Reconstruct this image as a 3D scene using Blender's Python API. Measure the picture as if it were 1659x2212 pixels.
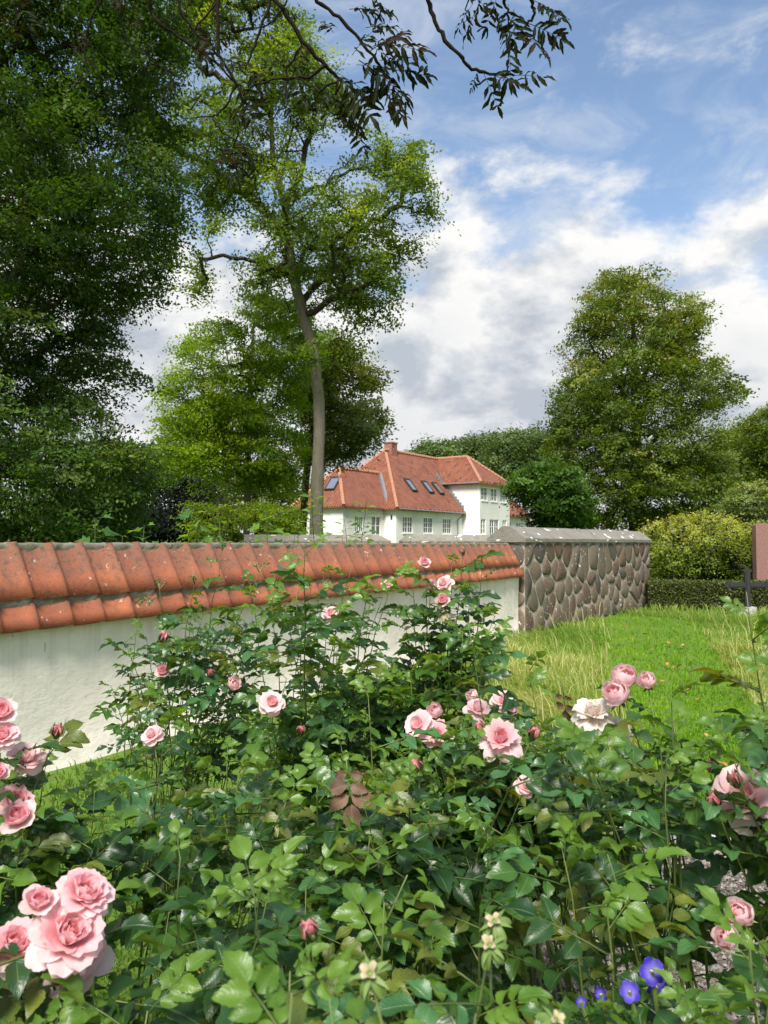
import bpy, math, random
import numpy as np
from mathutils import Vector, Matrix
R = math.radians
for o in list(bpy.data.objects): bpy.data.objects.remove(o)
S = bpy.context.scene
COL = S.collection
rnd = random.Random(7)
# ------------------------------------------------------------------ camera
F = 750.0; H = 1.5; TILT = math.atan(31 / F); K = 768 / 1659.0
cd = bpy.data.cameras.new('camera'); cam = bpy.data.objects.new('camera', cd); COL.objects.link(cam)
cd.sensor_fit = 'VERTICAL'; cd.sensor_height = 36; cd.lens = F / 1024 * 36
cam.location = (0, 0, H); cam.rotation_euler = (R(90) + TILT, 0, 0)
cd.clip_start = 0.05; cd.clip_end = 3000
cd.dof.use_dof = True; cd.dof.focus_distance = 2.6; cd.dof.aperture_fstop = 13
S.camera = cam
# ------------------------------------------------------------------ sun, sky, exposure
SUN_EL = R(52); SUN_AZ = R(-169)
sd = bpy.data.lights.new('sun', 'SUN'); sun = bpy.data.objects.new('sun', sd); COL.objects.link(sun)
sd.energy = 2.8; sd.angle = R(20); sd.color = (1, .95, .86)
sv = Vector((math.sin(SUN_AZ) * math.cos(SUN_EL), math.cos(SUN_AZ) * math.cos(SUN_EL), math.sin(SUN_EL)))
sun.rotation_euler = sv.to_track_quat('Z', 'Y').to_euler()
S.view_settings.view_transform = 'Standard'; S.view_settings.look = 'None'
S.view_settings.exposure = 1.46; S.view_settings.gamma = 1; S.view_settings.use_curve_mapping = False

class G:
    """small helper for building node trees"""
    def __init__(s, nt): s.nt = nt
    def n(s, typ, props=None, **ins):
        nd = s.nt.nodes.new('ShaderNode' + typ)
        for k, v in (props or {}).items(): setattr(nd, k, v)
        for k, v in ins.items():
            key = k.replace('_', ' ')
            if key.startswith('i') and key[1:].isdigit(): sk = nd.inputs[int(key[1:])]
            else: sk = nd.inputs[key]
            if hasattr(v, 'is_linked') : s.nt.links.new(v, sk)
            else: sk.default_value = v
        return nd
    def m(s, op, a, b=0.0, c=None, clamp=False):
        nd = s.nt.nodes.new('ShaderNodeMath'); nd.operation = op; nd.use_clamp = clamp
        for i, v in enumerate((a, b) if c is None else (a, b, c)):
            if hasattr(v, 'is_linked'): s.nt.links.new(v, nd.inputs[i])
            else: nd.inputs[i].default_value = v
        return nd.outputs[0]
    def mix(s, f, a, b, mode='MIX'):
        nd = s.nt.nodes.new('ShaderNodeMix'); nd.data_type = 'RGBA'; nd.blend_type = mode
        for i, v in ((0, f), (6, a), (7, b)):
            if hasattr(v, 'is_linked'): s.nt.links.new(v, nd.inputs[i])
            else: nd.inputs[i].default_value = (*v, 1) if (i and len(v) == 3) else v
        return nd.outputs[2]
    def step(s, v, lo, hi):
        nd = s.nt.nodes.new('ShaderNodeMapRange'); nd.interpolation_type = 'SMOOTHSTEP'
        s.nt.links.new(v, nd.inputs[0]); nd.inputs[1].default_value = lo; nd.inputs[2].default_value = hi
        return nd.outputs[0]
    def noise(s, vec, scale, detail=4, rough=.55, dist=0.0):
        nd = s.n('TexNoise', Scale=scale, Detail=detail, Roughness=rough, Distortion=dist)
        if vec is not None: s.nt.links.new(vec, nd.inputs['Vector'])
        return nd.outputs[0]

W = bpy.data.worlds.new('World'); S.world = W; W.use_nodes = True
nt = W.node_tree; nt.nodes.clear(); g = G(nt)
SKY = .11
sky = g.n('TexSky', dict(sky_type='NISHITA', sun_disc=False, sun_elevation=SUN_EL, sun_rotation=SUN_AZ, air_density=1.0, dust_density=.6, ozone_density=2.0))
dirv = g.n('TexCoord').outputs['Generated']
sx = g.n('SeparateXYZ', Vector=dirv); X, Y, Z = sx.outputs
def warp(v, off, scl):
    return g.n('Mapping', Vector=v, Location=off, Scale=scl).outputs[0]
P1 = warp(dirv, (3.35, 1.7, .2), (1, 1, 1.75)); P2 = warp(dirv, (3.35 + .035, 1.7, .2 + .055), (1, 1, 1.75))
n1 = g.noise(P1, 5.6, 10, .60, .15); n2 = g.noise(P2, 5.6, 7, .56, .15)
big = g.noise(P1, 1.7, 2, .5)
cover = g.m('ADD', g.m('MULTIPLY', n1, .75), g.m('MULTIPLY', big, .55))
cover = g.m('ADD', cover, g.m('MULTIPLY', g.m('SUBTRACT', .45, Z), .95))      # more cloud low down, thinning overhead
cum = g.step(cover, .645, .80)
lit = g.m('ADD', g.m('MULTIPLY', g.m('SUBTRACT', n1, n2), 5.0), .62, clamp=True)
thick = g.step(cover, .78, 1.10)
shade = g.m('SUBTRACT', lit, g.m('MULTIPLY', thick, .36), clamp=True)
ccol = g.mix(shade, (.190, .208, .235), (.365, .362, .355))
hz = g.step(Z, .16, .02)
ccol = g.mix(g.m('MULTIPLY', hz, .7), ccol, (.335, .325, .31))
ci = g.noise(warp(dirv, (.3, .7, 0), (1, 1, 2.6)), 5.0, 10, .64, 1.0)
cir = g.m('MULTIPLY', g.step(ci, .38, .74), .60)
base = g.mix(1.0, sky.outputs[0], (SKY * .78, SKY * .75, SKY * .70), 'MULTIPLY')
col = g.mix(cir, base, (.265, .285, .315))
col = g.mix(cum, col, ccol)
col = g.mix(1.0, col, (1 / SKY,) * 3, 'MULTIPLY')
bg = g.n('Background', Color=col, Strength=SKY)
nt.links.new(bg.outputs[0], g.n('OutputWorld').inputs[0])

# ------------------------------------------------------------------ helpers
CT, ST = math.cos(TILT), math.sin(TILT)
def at(u, v, y):
    """world point seen at (u, v) of the 1659 wide photograph, at distance y in front"""
    a = (u * K - 384) / F; b = (512 - v * K) / F
    d = Vector((a, CT - b * ST, ST + b * CT))
    return Vector((0, 0, H)) + d * (y / d.y)
def tag(o, label=None, cat=None, group=None, kind=None):
    if label: o['label'] = label
    if cat: o['category'] = cat
    if group: o['group'] = group
    if kind: o['kind'] = kind
    return o
def empty(name, loc, label, cat, group=None):
    o = bpy.data.objects.new(name, None); COL.objects.link(o); o.location = loc; o.empty_display_size = .1
    return tag(o, label, cat, group)
def link(name, me, parent=None, mw=None, mat=None):
    o = bpy.data.objects.new(name, me); COL.objects.link(o)
    if mat: me.materials.append(mat)
    if parent: o.parent = parent
    if mw is not None: o.matrix_basis = mw
    return o
class MB:
    def __init__(s, off=(0, 0, 0)): s.v = []; s.f = []; s.uv = []; s.off = Vector(off); s.hasuv = False
    def add(s, vs, fs, uvs=None):
        b = len(s.v); s.v += [Vector(v) - s.off for v in vs]; s.f += [tuple(i + b for i in f) for f in fs]
        s.uv += list(uvs) if uvs else [(0, 0)] * len(vs)
        if uvs: s.hasuv = True
    def box8(s, p): s.add(p, [(0, 3, 2, 1), (4, 5, 6, 7), (0, 1, 5, 4), (1, 2, 6, 5), (2, 3, 7, 6), (3, 0, 4, 7)])
    def tube(s, pts, rads, n=6, cap=True):
        vs = []; fs = []; a = None
        for i, p in enumerate(pts):
            d = (pts[min(i + 1, len(pts) - 1)] - pts[max(i - 1, 0)]).normalized()
            if a is None: a = d.orthogonal().normalized()
            a = (a - d * a.dot(d)).normalized(); b = d.cross(a)
            for k in range(n):
                t = 2 * math.pi * k / n; vs.append(p + (a * math.cos(t) + b * math.sin(t)) * rads[i])
        for i in range(len(pts) - 1):
            for k in range(n): fs.append((i * n + k, i * n + (k + 1) % n, (i + 1) * n + (k + 1) % n, (i + 1) * n + k))
        if cap: fs.append(tuple(range(n - 1, -1, -1))); fs.append(tuple((len(pts) - 1) * n + k for k in range(n)))
        s.add(vs, fs)
    def mesh(s, name, mat=None, smooth=False):
        me = bpy.data.meshes.new(name); me.from_pydata(s.v, [], s.f)
        if s.hasuv:
            uvl = me.uv_layers.new(name='UVMap'); li = np.empty(len(me.loops), 'i'); me.loops.foreach_get('vertex_index', li)
            uvl.data.foreach_set('uv', np.array(s.uv, 'f')[li].ravel())
        if smooth: me.polygons.foreach_set('use_smooth', [True] * len(me.polygons))
        if mat: me.materials.append(mat)
        me.update(); return me
    def build(s, name, mat, parent=None, smooth=False):
        return link(name, s.mesh(name, mat, smooth), parent)
def np_mesh(name, v, nv, mat, tint=None, smooth=False):
    """v: (faces, nv, 3) loose polygons of nv corners"""
    n = len(v); me = bpy.data.meshes.new(name)
    me.vertices.add(n * nv); me.vertices.foreach_set('co', np.ascontiguousarray(v, 'f').ravel())
    me.loops.add(n * nv); me.loops.foreach_set('vertex_index', np.arange(n * nv, dtype='i'))
    me.polygons.add(n); me.polygons.foreach_set('loop_start', np.arange(0, n * nv, nv, dtype='i'))
    me.update(calc_edges=True)
    if tint is not None:
        a = me.attributes.new('tint', 'FLOAT', 'FACE'); a.data.foreach_set('value', np.ascontiguousarray(tint, 'f'))
    me.materials.append(mat); me.validate(); return me

# ------------------------------------------------------------------ materials
def material(name):
    m = bpy.data.materials.new(name); m.use_nodes = True; m.node_tree.nodes.clear()
    g = G(m.node_tree); out = g.n('OutputMaterial'); return m, g, out
def simple(name, fn, rough=.8, bump=None, bdist=.01, spec=.4, metal=0.0):
    m, g, out = material(name); co = g.n('TexCoord').outputs['Object']
    c = fn(g, co); b = g.n('BsdfPrincipled', Roughness=rough, Metallic=metal); b.inputs['Specular IOR Level'].default_value = spec
    if isinstance(c, tuple): b.inputs['Base Color'].default_value = (*c, 1)
    else: m.node_tree.links.new(c, b.inputs['Base Color'])
    if bump:
        h = bump(g, co); bn = g.n('Bump', Height=h, Distance=bdist, Strength=.8); m.node_tree.links.new(bn.outputs[0], b.inputs['Normal'])
    m.node_tree.links.new(b.outputs[0], out.inputs[0]); return m
def foliage_mat(name, c0, c1, c2, trans=.35, rough=.5):
    m, g, out = material(name)
    t = g.n('Attribute', dict(attribute_name='tint')).outputs['Fac']
    c = g.mix(g.step(t, 0, .6), c0, c1); c = g.mix(g.step(t, .6, 1), c, c2)
    b = g.n('BsdfPrincipled', Base_Color=c, Roughness=rough); b.inputs['Specular IOR Level'].default_value = .3
    tr = g.n('BsdfTranslucent', Color=g.mix(1.0, c, (1.5, 1.35, .5), 'MULTIPLY'))
    mx = g.n('MixShader', i0=trans, i1=b.outputs[0], i2=tr.outputs[0])
    m.node_tree.links.new(mx.outputs[0], out.inputs[0]); return m
def leaf_mat(name, c0, c1, under, spots=None, gloss=.36, trans=.40, quilt=.35, spec=.7):
    """a broad leaf with midrib and side veins along its own UVs"""
    m, g, out = material(name)
    uv = g.n('UVMap').outputs[0]; s = g.n('SeparateXYZ', Vector=uv); u, v = s.outputs[0], s.outputs[1]
    au = g.m('ABSOLUTE', g.m('SUBTRACT', u, .5)); rn = g.n('ObjectInfo').outputs['Random']
    co = g.n('TexCoord').outputs['Object']
    ph = g.m('SUBTRACT', v, g.m('MULTIPLY', au, .62))
    w = g.m('ABSOLUTE', g.m('SINE', g.m('MULTIPLY', ph, 25.0)))
    vein = g.m('MULTIPLY', g.step(w, .22, .0), g.step(au, .5, .05))
    mid = g.step(au, .035, .008)
    c = g.mix(rn, c0, c1)
    nz = g.noise(co, 38, 3)
    c = g.mix(g.m('MULTIPLY', g.step(nz, .35, .75), .4), c, tuple(x * 1.5 for x in c1))
    c = g.mix(g.m('MULTIPLY', vein, .34), c, tuple(min(1, x * 2.2 + .03) for x in c0))
    c = g.mix(g.m('MULTIPLY', mid, .45), c, (.20, .28, .10))
    c = g.mix(g.m('MULTIPLY', g.step(g.noise(co, 55, 2, .5), .70, .76), .8), c, (.10, .06, .025))
    c = g.mix(g.m('MULTIPLY', g.step(g.m('ADD', g.noise(co, 30, 3), g.m('MULTIPLY', au, .5)), .80, .90), .6), c, (.13, .10, .03))
    if spots:
        sp = g.step(g.noise(co, 95, 2, .5), .50, .62); c = g.mix(sp, c, spots)
        c = g.mix(g.step(g.noise(co, 22, 2), .62, .76), c, (.13, .08, .02))
    bf = g.n('NewGeometry').outputs['Backfacing']
    c2 = g.mix(bf, c, g.mix(.5, c, under))
    h = g.m('ADD', g.m('MULTIPLY', w, .5 * quilt), g.m('MULTIPLY', nz, .25))
    h = g.m('SUBTRACT', h, g.m('MULTIPLY', mid, .5))
    bn = g.n('Bump', Height=h, Distance=.0014, Strength=.5)
    rg = g.m('ADD', gloss, g.m('MULTIPLY', bf, .3))
    b = g.n('BsdfPrincipled', Base_Color=c2, Roughness=rg, Normal=bn.outputs[0]); b.inputs['Specular IOR Level'].default_value = spec
    tr = g.n('BsdfTranslucent', Color=g.mix(1.0, c, (2.1, 1.75, .4), 'MULTIPLY'))
    mx = g.n('MixShader', i0=trans, i1=b.outputs[0], i2=tr.outputs[0])
    m.node_tree.links.new(mx.outputs[0], out.inputs[0]); return m
def petal_mat(name, base, tip, trans=.35):
    m, g, out = material(name)
    v = g.n('SeparateXYZ', Vector=g.n('UVMap').outputs[0]).outputs[1]; rn = g.n('ObjectInfo').outputs['Random']
    c = g.mix(g.step(v, .1, .85), base, tip); c = g.mix(g.m('MULTIPLY', rn, .35), c, tuple(x * .85 for x in base))
    co = g.n('TexCoord').outputs['Object']
    c = g.mix(g.m('MULTIPLY', g.step(g.noise(co, 60, 3), .45, .8), .25), c, tuple(min(1, x * 1.1 + .04) for x in tip))
    eb = g.m('MULTIPLY', g.m('MULTIPLY', g.step(v, .86, 1.0), g.step(g.noise(co, 9, 3), .52, .68)), .45)
    c = g.mix(eb, c, (.55, .36, .22))
    w = g.n('TexWave', dict(wave_type='BANDS', bands_direction='X'), Vector=g.n('UVMap').outputs[0], Scale=7.0, Distortion=3.0)
    bn = g.n('Bump', Height=w.outputs[1], Distance=.0006, Strength=.4)
    b = g.n('BsdfPrincipled', Base_Color=c, Roughness=.6, Normal=bn.outputs[0]); b.inputs['Specular IOR Level'].default_value = .25
    tr = g.n('BsdfTranslucent', Color=c)
    mx = g.n('MixShader', i0=trans, i1=b.outputs[0], i2=tr.outputs[0]); m.node_tree.links.new(mx.outputs[0], out.inputs[0]); return m

def f_ground(g, co):
    n = g.noise(co, .8, 5); c = g.mix(n, (.07, .13, .016), (.12, .20, .026))
    return g.mix(g.step(g.noise(co, 9, 4), .5, .75), c, (.075, .075, .035))
m_ground = simple('ground_soil_and_turf', f_ground, .95, lambda g, co: g.noise(co, 30, 5), .02, .1)
def f_plaster(g, co):
    c = g.mix(g.step(g.noise(co, 1.6, 6, .6), .35, .75), (.88, .81, .72), (.76, .69, .60))
    c = g.mix(g.m('MULTIPLY', g.step(g.noise(co, 14, 5, .7), .55, .75), .35), c, (.55, .53, .47))
    z = g.n('SeparateXYZ', Vector=co).outputs[2]
    low = g.m('MULTIPLY', g.step(g.m('ADD', z, g.m('MULTIPLY', g.noise(co, 5, 4), .25)), .34, .05), .55)
    c = g.mix(low, c, (.33, .33, .25))
    stk = g.m('MULTIPLY', g.m('MULTIPLY', g.step(g.noise(g.n('Mapping', Vector=co, Scale=(1, 1, .06)).outputs[0], 7, 5, .7), .50, .72), g.step(z, .25, .95)), .5)
    c = g.mix(stk, c, (.50, .47, .40))
    crk = g.step(g.m('ABSOLUTE', g.m('SUBTRACT', g.noise(co, 2.2, 8, .65), .5)), .010, .003)
    c = g.mix(g.m('MULTIPLY', g.m('MULTIPLY', crk, g.step(g.noise(co, 1.1, 2), .5, .6)), .5), c, (.35, .33, .28))
    sp = g.step(g.noise(g.n('Mapping', Vector=co, Scale=(1, 1, .35)).outputs[0], 24, 2, .5), .70, .76)
    return g.mix(g.m('MULTIPLY', sp, .45), c, (.28, .25, .2))
m_plaster = simple('whitewashed_plaster', f_plaster, .9, lambda g, co: g.m('ADD', g.m('ADD', g.noise(co, 9, 7, .7), g.m('MULTIPLY', g.noise(g.n('Mapping', Vector=co, Scale=(1, 1, 3)).outputs[0], 6, 6, .75), .8)), g.m('MULTIPLY', g.noise(co, 2.5, 3), 1.4)), .008, .15)
def f_tile(g, co):
    rn = g.n('ObjectInfo').outputs['Random']; wc = g.n('NewGeometry').outputs['Position']
    c = g.mix(rn, (.27, .076, .034), (.40, .128, .054))
    c = g.mix(g.m('MULTIPLY', g.step(g.noise(wc, 7, 6, .65), .42, .72), .75), c, (.20, .078, .052))
    dk = g.m('MULTIPLY', g.step(g.noise(wc, 42, 5, .75), .50, .66), g.step(g.noise(wc, 5.0, 3), .38, .66))
    c = g.mix(g.m('MULTIPLY', dk, .75), c, (.07, .055, .04))
    yl = g.n('SeparateXYZ', Vector=co).outputs[1]
    alg = g.m('MULTIPLY', g.step(g.m('ADD', yl, g.m('MULTIPLY', g.noise(wc, 14, 5, .7), .35)), .22, .48), .6)
    c = g.mix(alg, c, (.16, .085, .058))
    c = g.mix(g.m('MULTIPLY', g.step(g.noise(wc, 28, 5, .75), .52, .62), alg), c, (.055, .05, .036))
    li = g.step(g.noise(wc, 17, 3, .6), .66, .71)
    return g.mix(g.m('MULTIPLY', li, .6), c, (.55, .47, .40))
m_tile = simple('red_clay_tile', f_tile, .72, lambda g, co: g.noise(co, 60, 5, .7), .004, .35)
def f_mortar(g, co):
    c = g.mix(g.noise(co, 18, 6, .7), (.12, .108, .08), (.29, .265, .215))
    return g.mix(g.m('MULTIPLY', g.step(g.noise(co, 6, 4), .45, .65), .55), c, (.10, .10, .04))
m_mortar = simple('mossy_mortar', f_mortar, .95, lambda g, co: g.noise(co, 40, 6, .7), .012, .1)
def f_stone(g, co):
    rn = g.n('ObjectInfo').outputs['Random']; wc = g.n('NewGeometry').outputs['Position']
    c = g.mix(g.step(rn, 0, .5), (.115, .070, .048), (.165, .130, .090)); c = g.mix(g.step(rn, .5, 1), c, (.075, .072, .062))
    c = g.mix(g.m('MULTIPLY', g.step(g.noise(wc, 22, 6, .75), .35, .7), .45), c, (.18, .14, .105))
    c = g.mix(g.m('MULTIPLY', g.step(g.noise(wc, 60, 3, .7), .55, .75), .55), c, (.035, .03, .027))
    sp = g.m('MULTIPLY', g.step(g.noise(wc, 15, 3, .6), .64, .67), g.step(g.noise(wc, 1.8, 2), .48, .6))
    return g.mix(sp, c, (.75, .74, .70))
m_stone = simple('fieldstone', f_stone, .9, lambda g, co: g.noise(co, 26, 6, .7), .03, .25)
def f_wallmortar(g, co):
    c = g.mix(g.noise(co, 9, 6, .7), (.24, .21, .17), (.52, .475, .40))
    return g.mix(g.step(g.noise(co, 15, 3), .66, .70), c, (.7, .69, .64))
m_wmortar = simple('weathered_lime_mortar', f_wallmortar, .95, lambda g, co: g.noise(co, 22, 6, .7), .03, .1)
def f_cope(g, co):
    wc = g.n('NewGeometry').outputs['Position']
    c = g.mix(g.noise(wc, 7, 6, .7), (.12, .11, .095), (.29, .27, .235))
    c = g.mix(g.m('MULTIPLY', g.step(g.noise(wc, 3, 4), .5, .7), .5), c, (.12, .12, .09))
    return g.mix(g.step(g.noise(g.n('Mapping', Vector=wc, Scale=(1, 1, 3)).outputs[0], 4.2, 2, .4), .68, .70), c, (.75, .75, .74))
m_cope = simple('grey_lichened_concrete', f_cope, .92, lambda g, co: g.noise(co, 24, 6, .7), .02, .15)
def f_bark(g, co):
    st = g.n('Mapping', Vector=co, Scale=(1, 1, .22)).outputs[0]
    c = g.mix(g.noise(st, 9, 6, .7), (.08, .07, .052), (.27, .24, .19))
    return g.mix(g.m('MULTIPLY', g.step(g.noise(co, 1.2, 5, .6), .45, .65), .6), c, (.13, .14, .05))
m_bark = simple('grey_mossy_bark', f_bark, .95, lambda g, co: g.noise(g.n('Mapping', Vector=co, Scale=(1, 1, .2)).outputs[0], 16, 6, .7), .12, .1)
m_twig = simple('shaded_twig_bark', lambda g, co: g.mix(g.noise(co, 14, 5, .7), (.010, .008, .007), (.032, .026, .020)), .95, lambda g, co: g.noise(co, 60, 4), .003, .05)  # bark blackened: the rowan's crown shade is put into the colour
m_darkbark = simple('dark_bark', lambda g, co: g.mix(g.noise(co, 14, 5, .7), (.025, .021, .017), (.075, .06, .045)), .95, lambda g, co: g.noise(co, 30, 4), .01, .1)
def f_hwall(g, co):
    c = g.mix(g.step(g.noise(co, .5, 6, .65), .4, .75), (.73, .715, .69), (.62, .605, .575))
    return g.mix(g.m('MULTIPLY', g.step(g.noise(g.n('Mapping', Vector=co, Scale=(1, 1, .3)).outputs[0], 1.8, 6, .7), .56, .75), .45), c, (.52, .49, .42))
m_hwall = simple('white_rendered_house_wall', f_hwall, .9, lambda g, co: g.noise(co, 6, 5), .02, .15)
def f_roof(g, co):
    uv = g.n('UVMap').outputs[0]
    s = g.n('SeparateXYZ', Vector=uv); fu = g.m('FLOOR', g.m('MULTIPLY', s.outputs[0], 4.0)); fv = g.m('FLOOR', g.m('MULTIPLY', s.outputs[1], 2.7))
    wn = g.n('TexWhiteNoise', dict(noise_dimensions='2D'), Vector=g.n('CombineXYZ', X=fu, Y=fv).outputs[0]).outputs[0]
    c = g.mix(wn, (.17, .055, .030), (.26, .092, .048))
    c = g.mix(g.step(wn, .90, .97), c, (.12, .045, .03))
    c = g.mix(g.m('MULTIPLY', g.step(g.noise(co, .9, 6, .65), .45, .7), .5), c, (.20, .075, .04))
    return c
def b_roof(g, co):
    s = g.n('SeparateXYZ', Vector=g.n('UVMap').outputs[0])
    a = g.m('SINE', g.m('MULTIPLY', s.outputs[0], 4.0 * 2 * math.pi)); b = g.m('FRACT', g.m('MULTIPLY', s.outputs[1], 2.7))
    return g.m('SUBTRACT', g.m('MULTIPLY', a, .5), g.m('MULTIPLY', b, .7))
m_roof = simple('orange_pantile_roof', f_roof, .7, b_roof, .11, .35)
m_ridge = simple('ridge_tile_clay', lambda g, co: g.mix(g.noise(co, 5, 4), (.30, .10, .05), (.44, .25, .17)), .8, None)
m_brick = simple('chimney_brick', lambda g, co: g.n('TexBrick', Vector=g.n('Mapping', Vector=co, Rotation=(R(90), 0, 0)).outputs[0], Color1=(.30, .09, .05, 1), Color2=(.20, .07, .045, 1), Mortar=(.3, .25, .2, 1), Scale=3.0).outputs[0], .9)
m_white = simple('white_paint', lambda g, co: (.88, .87, .85), .5)
m_dark = simple('dark_tarred_wood', lambda g, co: g.mix(g.noise(co, 6), (.02, .018, .016), (.05, .045, .04)), .7)
m_zinc = simple('grey_zinc', lambda g, co: g.mix(g.noise(co, 3), (.14, .15, .16), (.26, .27, .28)), .5, None, .01, .5, .3)
m_glass = simple('dark_window_glass', lambda g, co: g.mix(g.noise(co, .9, 2), (.010, .013, .013), (.07, .085, .09)), .06, None, .01, .7)
m_sky_glass = simple('skylight_glass', lambda g, co: (.55, .58, .62), .08, None, .01, 1.0, .85)
m_granite = simple('pink_granite', lambda g, co: g.mix(g.step(g.noise(co, 60, 3, .7), .42, .6), (.13, .062, .055), (.33, .185, .16)), .35, None, .01, .5)
m_iron = simple('black_cast_iron', lambda g, co: g.mix(g.noise(co, 20), (.012, .012, .013), (.035, .034, .034)), .55, lambda g, co: g.noise(co, 50), .004)
m_edge = simple('pale_granite_edging', lambda g, co: g.mix(g.step(g.noise(co, 20, 6, .7), .4, .7), (.42, .41, .39), (.20, .19, .18)), .9, lambda g, co: g.noise(co, 30, 6), .015)
def f_gravel(g, co):
    t = g.n('Attribute', dict(attribute_name='tint')).outputs['Fac']
    c = g.mix(g.step(t, 0, .5), (.045, .037, .03), (.11, .095, .08)); return g.mix(g.step(t, .5, 1), c, (.24, .22, .19))
m_gravel = simple('mixed_gravel', f_gravel, .85)
m_bed = simple('gravel_bed_soil', lambda g, co: g.mix(g.noise(co, 40, 5), (.05, .04, .03), (.16, .14, .12)), .95, lambda g, co: g.noise(co, 80, 4), .01)
fm_beech = foliage_mat('beech_foliage', (0.022, 0.055, 0.007), (0.05, 0.11, 0.011), (0.13, 0.18, 0.016), 0.4)
fm_ash = foliage_mat('ash_foliage', (0.05, 0.1, 0.014), (0.125, 0.205, 0.022), (0.26, 0.32, 0.035), 0.53)
fm_mid = foliage_mat('young_beech_foliage', (0.07, 0.145, 0.012), (0.2, 0.32, 0.02), (0.4, 0.46, 0.03), 0.55)
fm_darkb = foliage_mat('brown_green_foliage', (0.05, 0.08, 0.012), (0.11, 0.15, 0.02), (0.22, 0.21, 0.028), 0.42)
fm_copper = foliage_mat('copper_beech_foliage', (.006, .010, .010), (.014, .022, .022), (.03, .045, .03), .2)
fm_lime = foliage_mat('lime_foliage', (0.055, 0.1, 0.013), (0.125, 0.185, 0.02), (0.27, 0.24, 0.035), 0.42)
fm_maple = foliage_mat('maple_foliage', (0.03, 0.08, 0.01), (0.075, 0.155, 0.015), (0.17, 0.25, 0.025), 0.4)
fm_wood = foliage_mat('far_wood_foliage', (0.055, 0.1, 0.032), (0.1, 0.155, 0.042), (0.18, 0.22, 0.055), 0.35)
fm_pale = foliage_mat('pale_shrub_foliage', (.09, .13, .03), (.20, .25, .05), (.36, .38, .10), .35)
fm_hedge = foliage_mat('loose_hedge_foliage', (0.09, 0.15, 0.016), (0.2, 0.28, 0.028), (0.38, 0.4, 0.08), 0.45)
fm_box = foliage_mat('clipped_hedge_foliage', (0.03, 0.055, 0.012), (0.08, 0.11, 0.02), (0.17, 0.17, 0.05), 0.3)
fm_ivy = foliage_mat('sapling_foliage', (.05, .10, .016), (.11, .19, .03), (.24, .30, .06), .4, .35)
fm_grass = foliage_mat('grass_blades', (.12, .23, .025), (.30, .37, .07), (.52, .50, .22), .5)
fm_lawn = foliage_mat('lawn_blades', (.10, .235, .012), (.18, .36, .016), (.32, .42, .03), .5)
fm_cover = foliage_mat('low_ground_cover', (.045, .11, .012), (.10, .19, .022), (.22, .25, .05), .35)
LEAFM = [leaf_mat('dark_rose_leaf', (.011, .044, .010), (.028, .082, .015), (.10, .17, .05)),
         leaf_mat('green_rose_leaf', (.030, .090, .013), (.060, .140, .020), (.14, .23, .06)),
         leaf_mat('fresh_rose_leaf', (.065, .150, .015), (.120, .220, .024), (.20, .30, .07), None, .38, .45),
         leaf_mat('spotted_rose_leaf', (.06, .11, .012), (.16, .20, .016), (.17, .20, .04), (.030, .026, .008), .45, .35),
         leaf_mat('withered_rose_leaf', (.085, .042, .027), (.15, .078, .050), (.16, .10, .07), None, .7, .2),
         leaf_mat('blue_green_rose_leaf', (.024, .085, .024), (.055, .145, .040), (.12, .20, .09), None, .36, .22)]
m_cane = simple('green_rose_cane', lambda g, co: g.mix(g.n('ObjectInfo').outputs['Random'], (.035, .060, .014), (.115, .150, .035)), .5)
m_calyx = simple('green_calyx', lambda g, co: g.mix(g.noise(co, 60), (.07, .13, .025), (.14, .20, .05)), .5)
m_spent = petal_mat('spent_petal', (.50, .45, .22), (.70, .58, .42))
PET = dict(deep=petal_mat('deep_pink_petal', (.90, .33, .36), (.93, .46, .50), .5), mid=petal_mat('pink_petal', (.92, .46, .49), (.94, .61, .64), .5),
           pale=petal_mat('pale_pink_petal', (.93, .60, .61), (.95, .73, .74), .5), white=petal_mat('cream_white_petal', (.84, .72, .62), (.86, .79, .72), .45))
m_blue = petal_mat('blue_petal', (.22, .17, .62), (.016, .008, .30), .2)
m_yellowst = simple('pale_stamen', lambda g, co: (.7, .6, .35), .6)
ROWM = [leaf_mat('shaded_rowan_leaflet', (.004, .008, .003), (.007, .014, .004), (.012, .020, .007), None, .75, .25, .4, .12),  # all rowan leaflets darkened: crown shade and backlight put into their colours
        leaf_mat('olive_rowan_leaflet', (.010, .015, .004), (.018, .022, .005), (.025, .03, .009), None, .75, .25, .4, .12),
        leaf_mat('brown_rowan_leaflet', (.014, .008, .005), (.024, .012, .007), (.026, .015, .010), None, .75, .25, .4, .12)]
m_fall = petal_mat('fallen_leaf_brown', (.28, .13, .04), (.42, .24, .07), .1)

# ------------------------------------------------------------------ ground
def gz(y): 
    t = min(max((y - 22) / 26, 0), 1); t = t * t * (3 - 2 * t)
    return 1.25 * t + max(0, y - 80) * .012
xs = [-500, -200, -80, -30, -12, -6, -3, 0, 3, 6, 12, 30, 80, 200, 500]; ys = [-60, -8, 0, 3, 6, 10, 16, 22, 25, 28, 31, 34, 38, 42, 46, 50, 60, 80, 140, 260, 600]
mb = MB(); nx = len(xs)
mb.add([(x, y, gz(y)) for y in ys for x in xs], [(j * nx + i, j * nx + i + 1, (j + 1) * nx + i + 1, (j + 1) * nx + i) for j in range(len(ys) - 1) for i in range(nx - 1)])
tag(mb.build('ground', m_ground, None, True), 'grassy ground of the churchyard and the garden beyond', None, None, 'structure')

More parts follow.
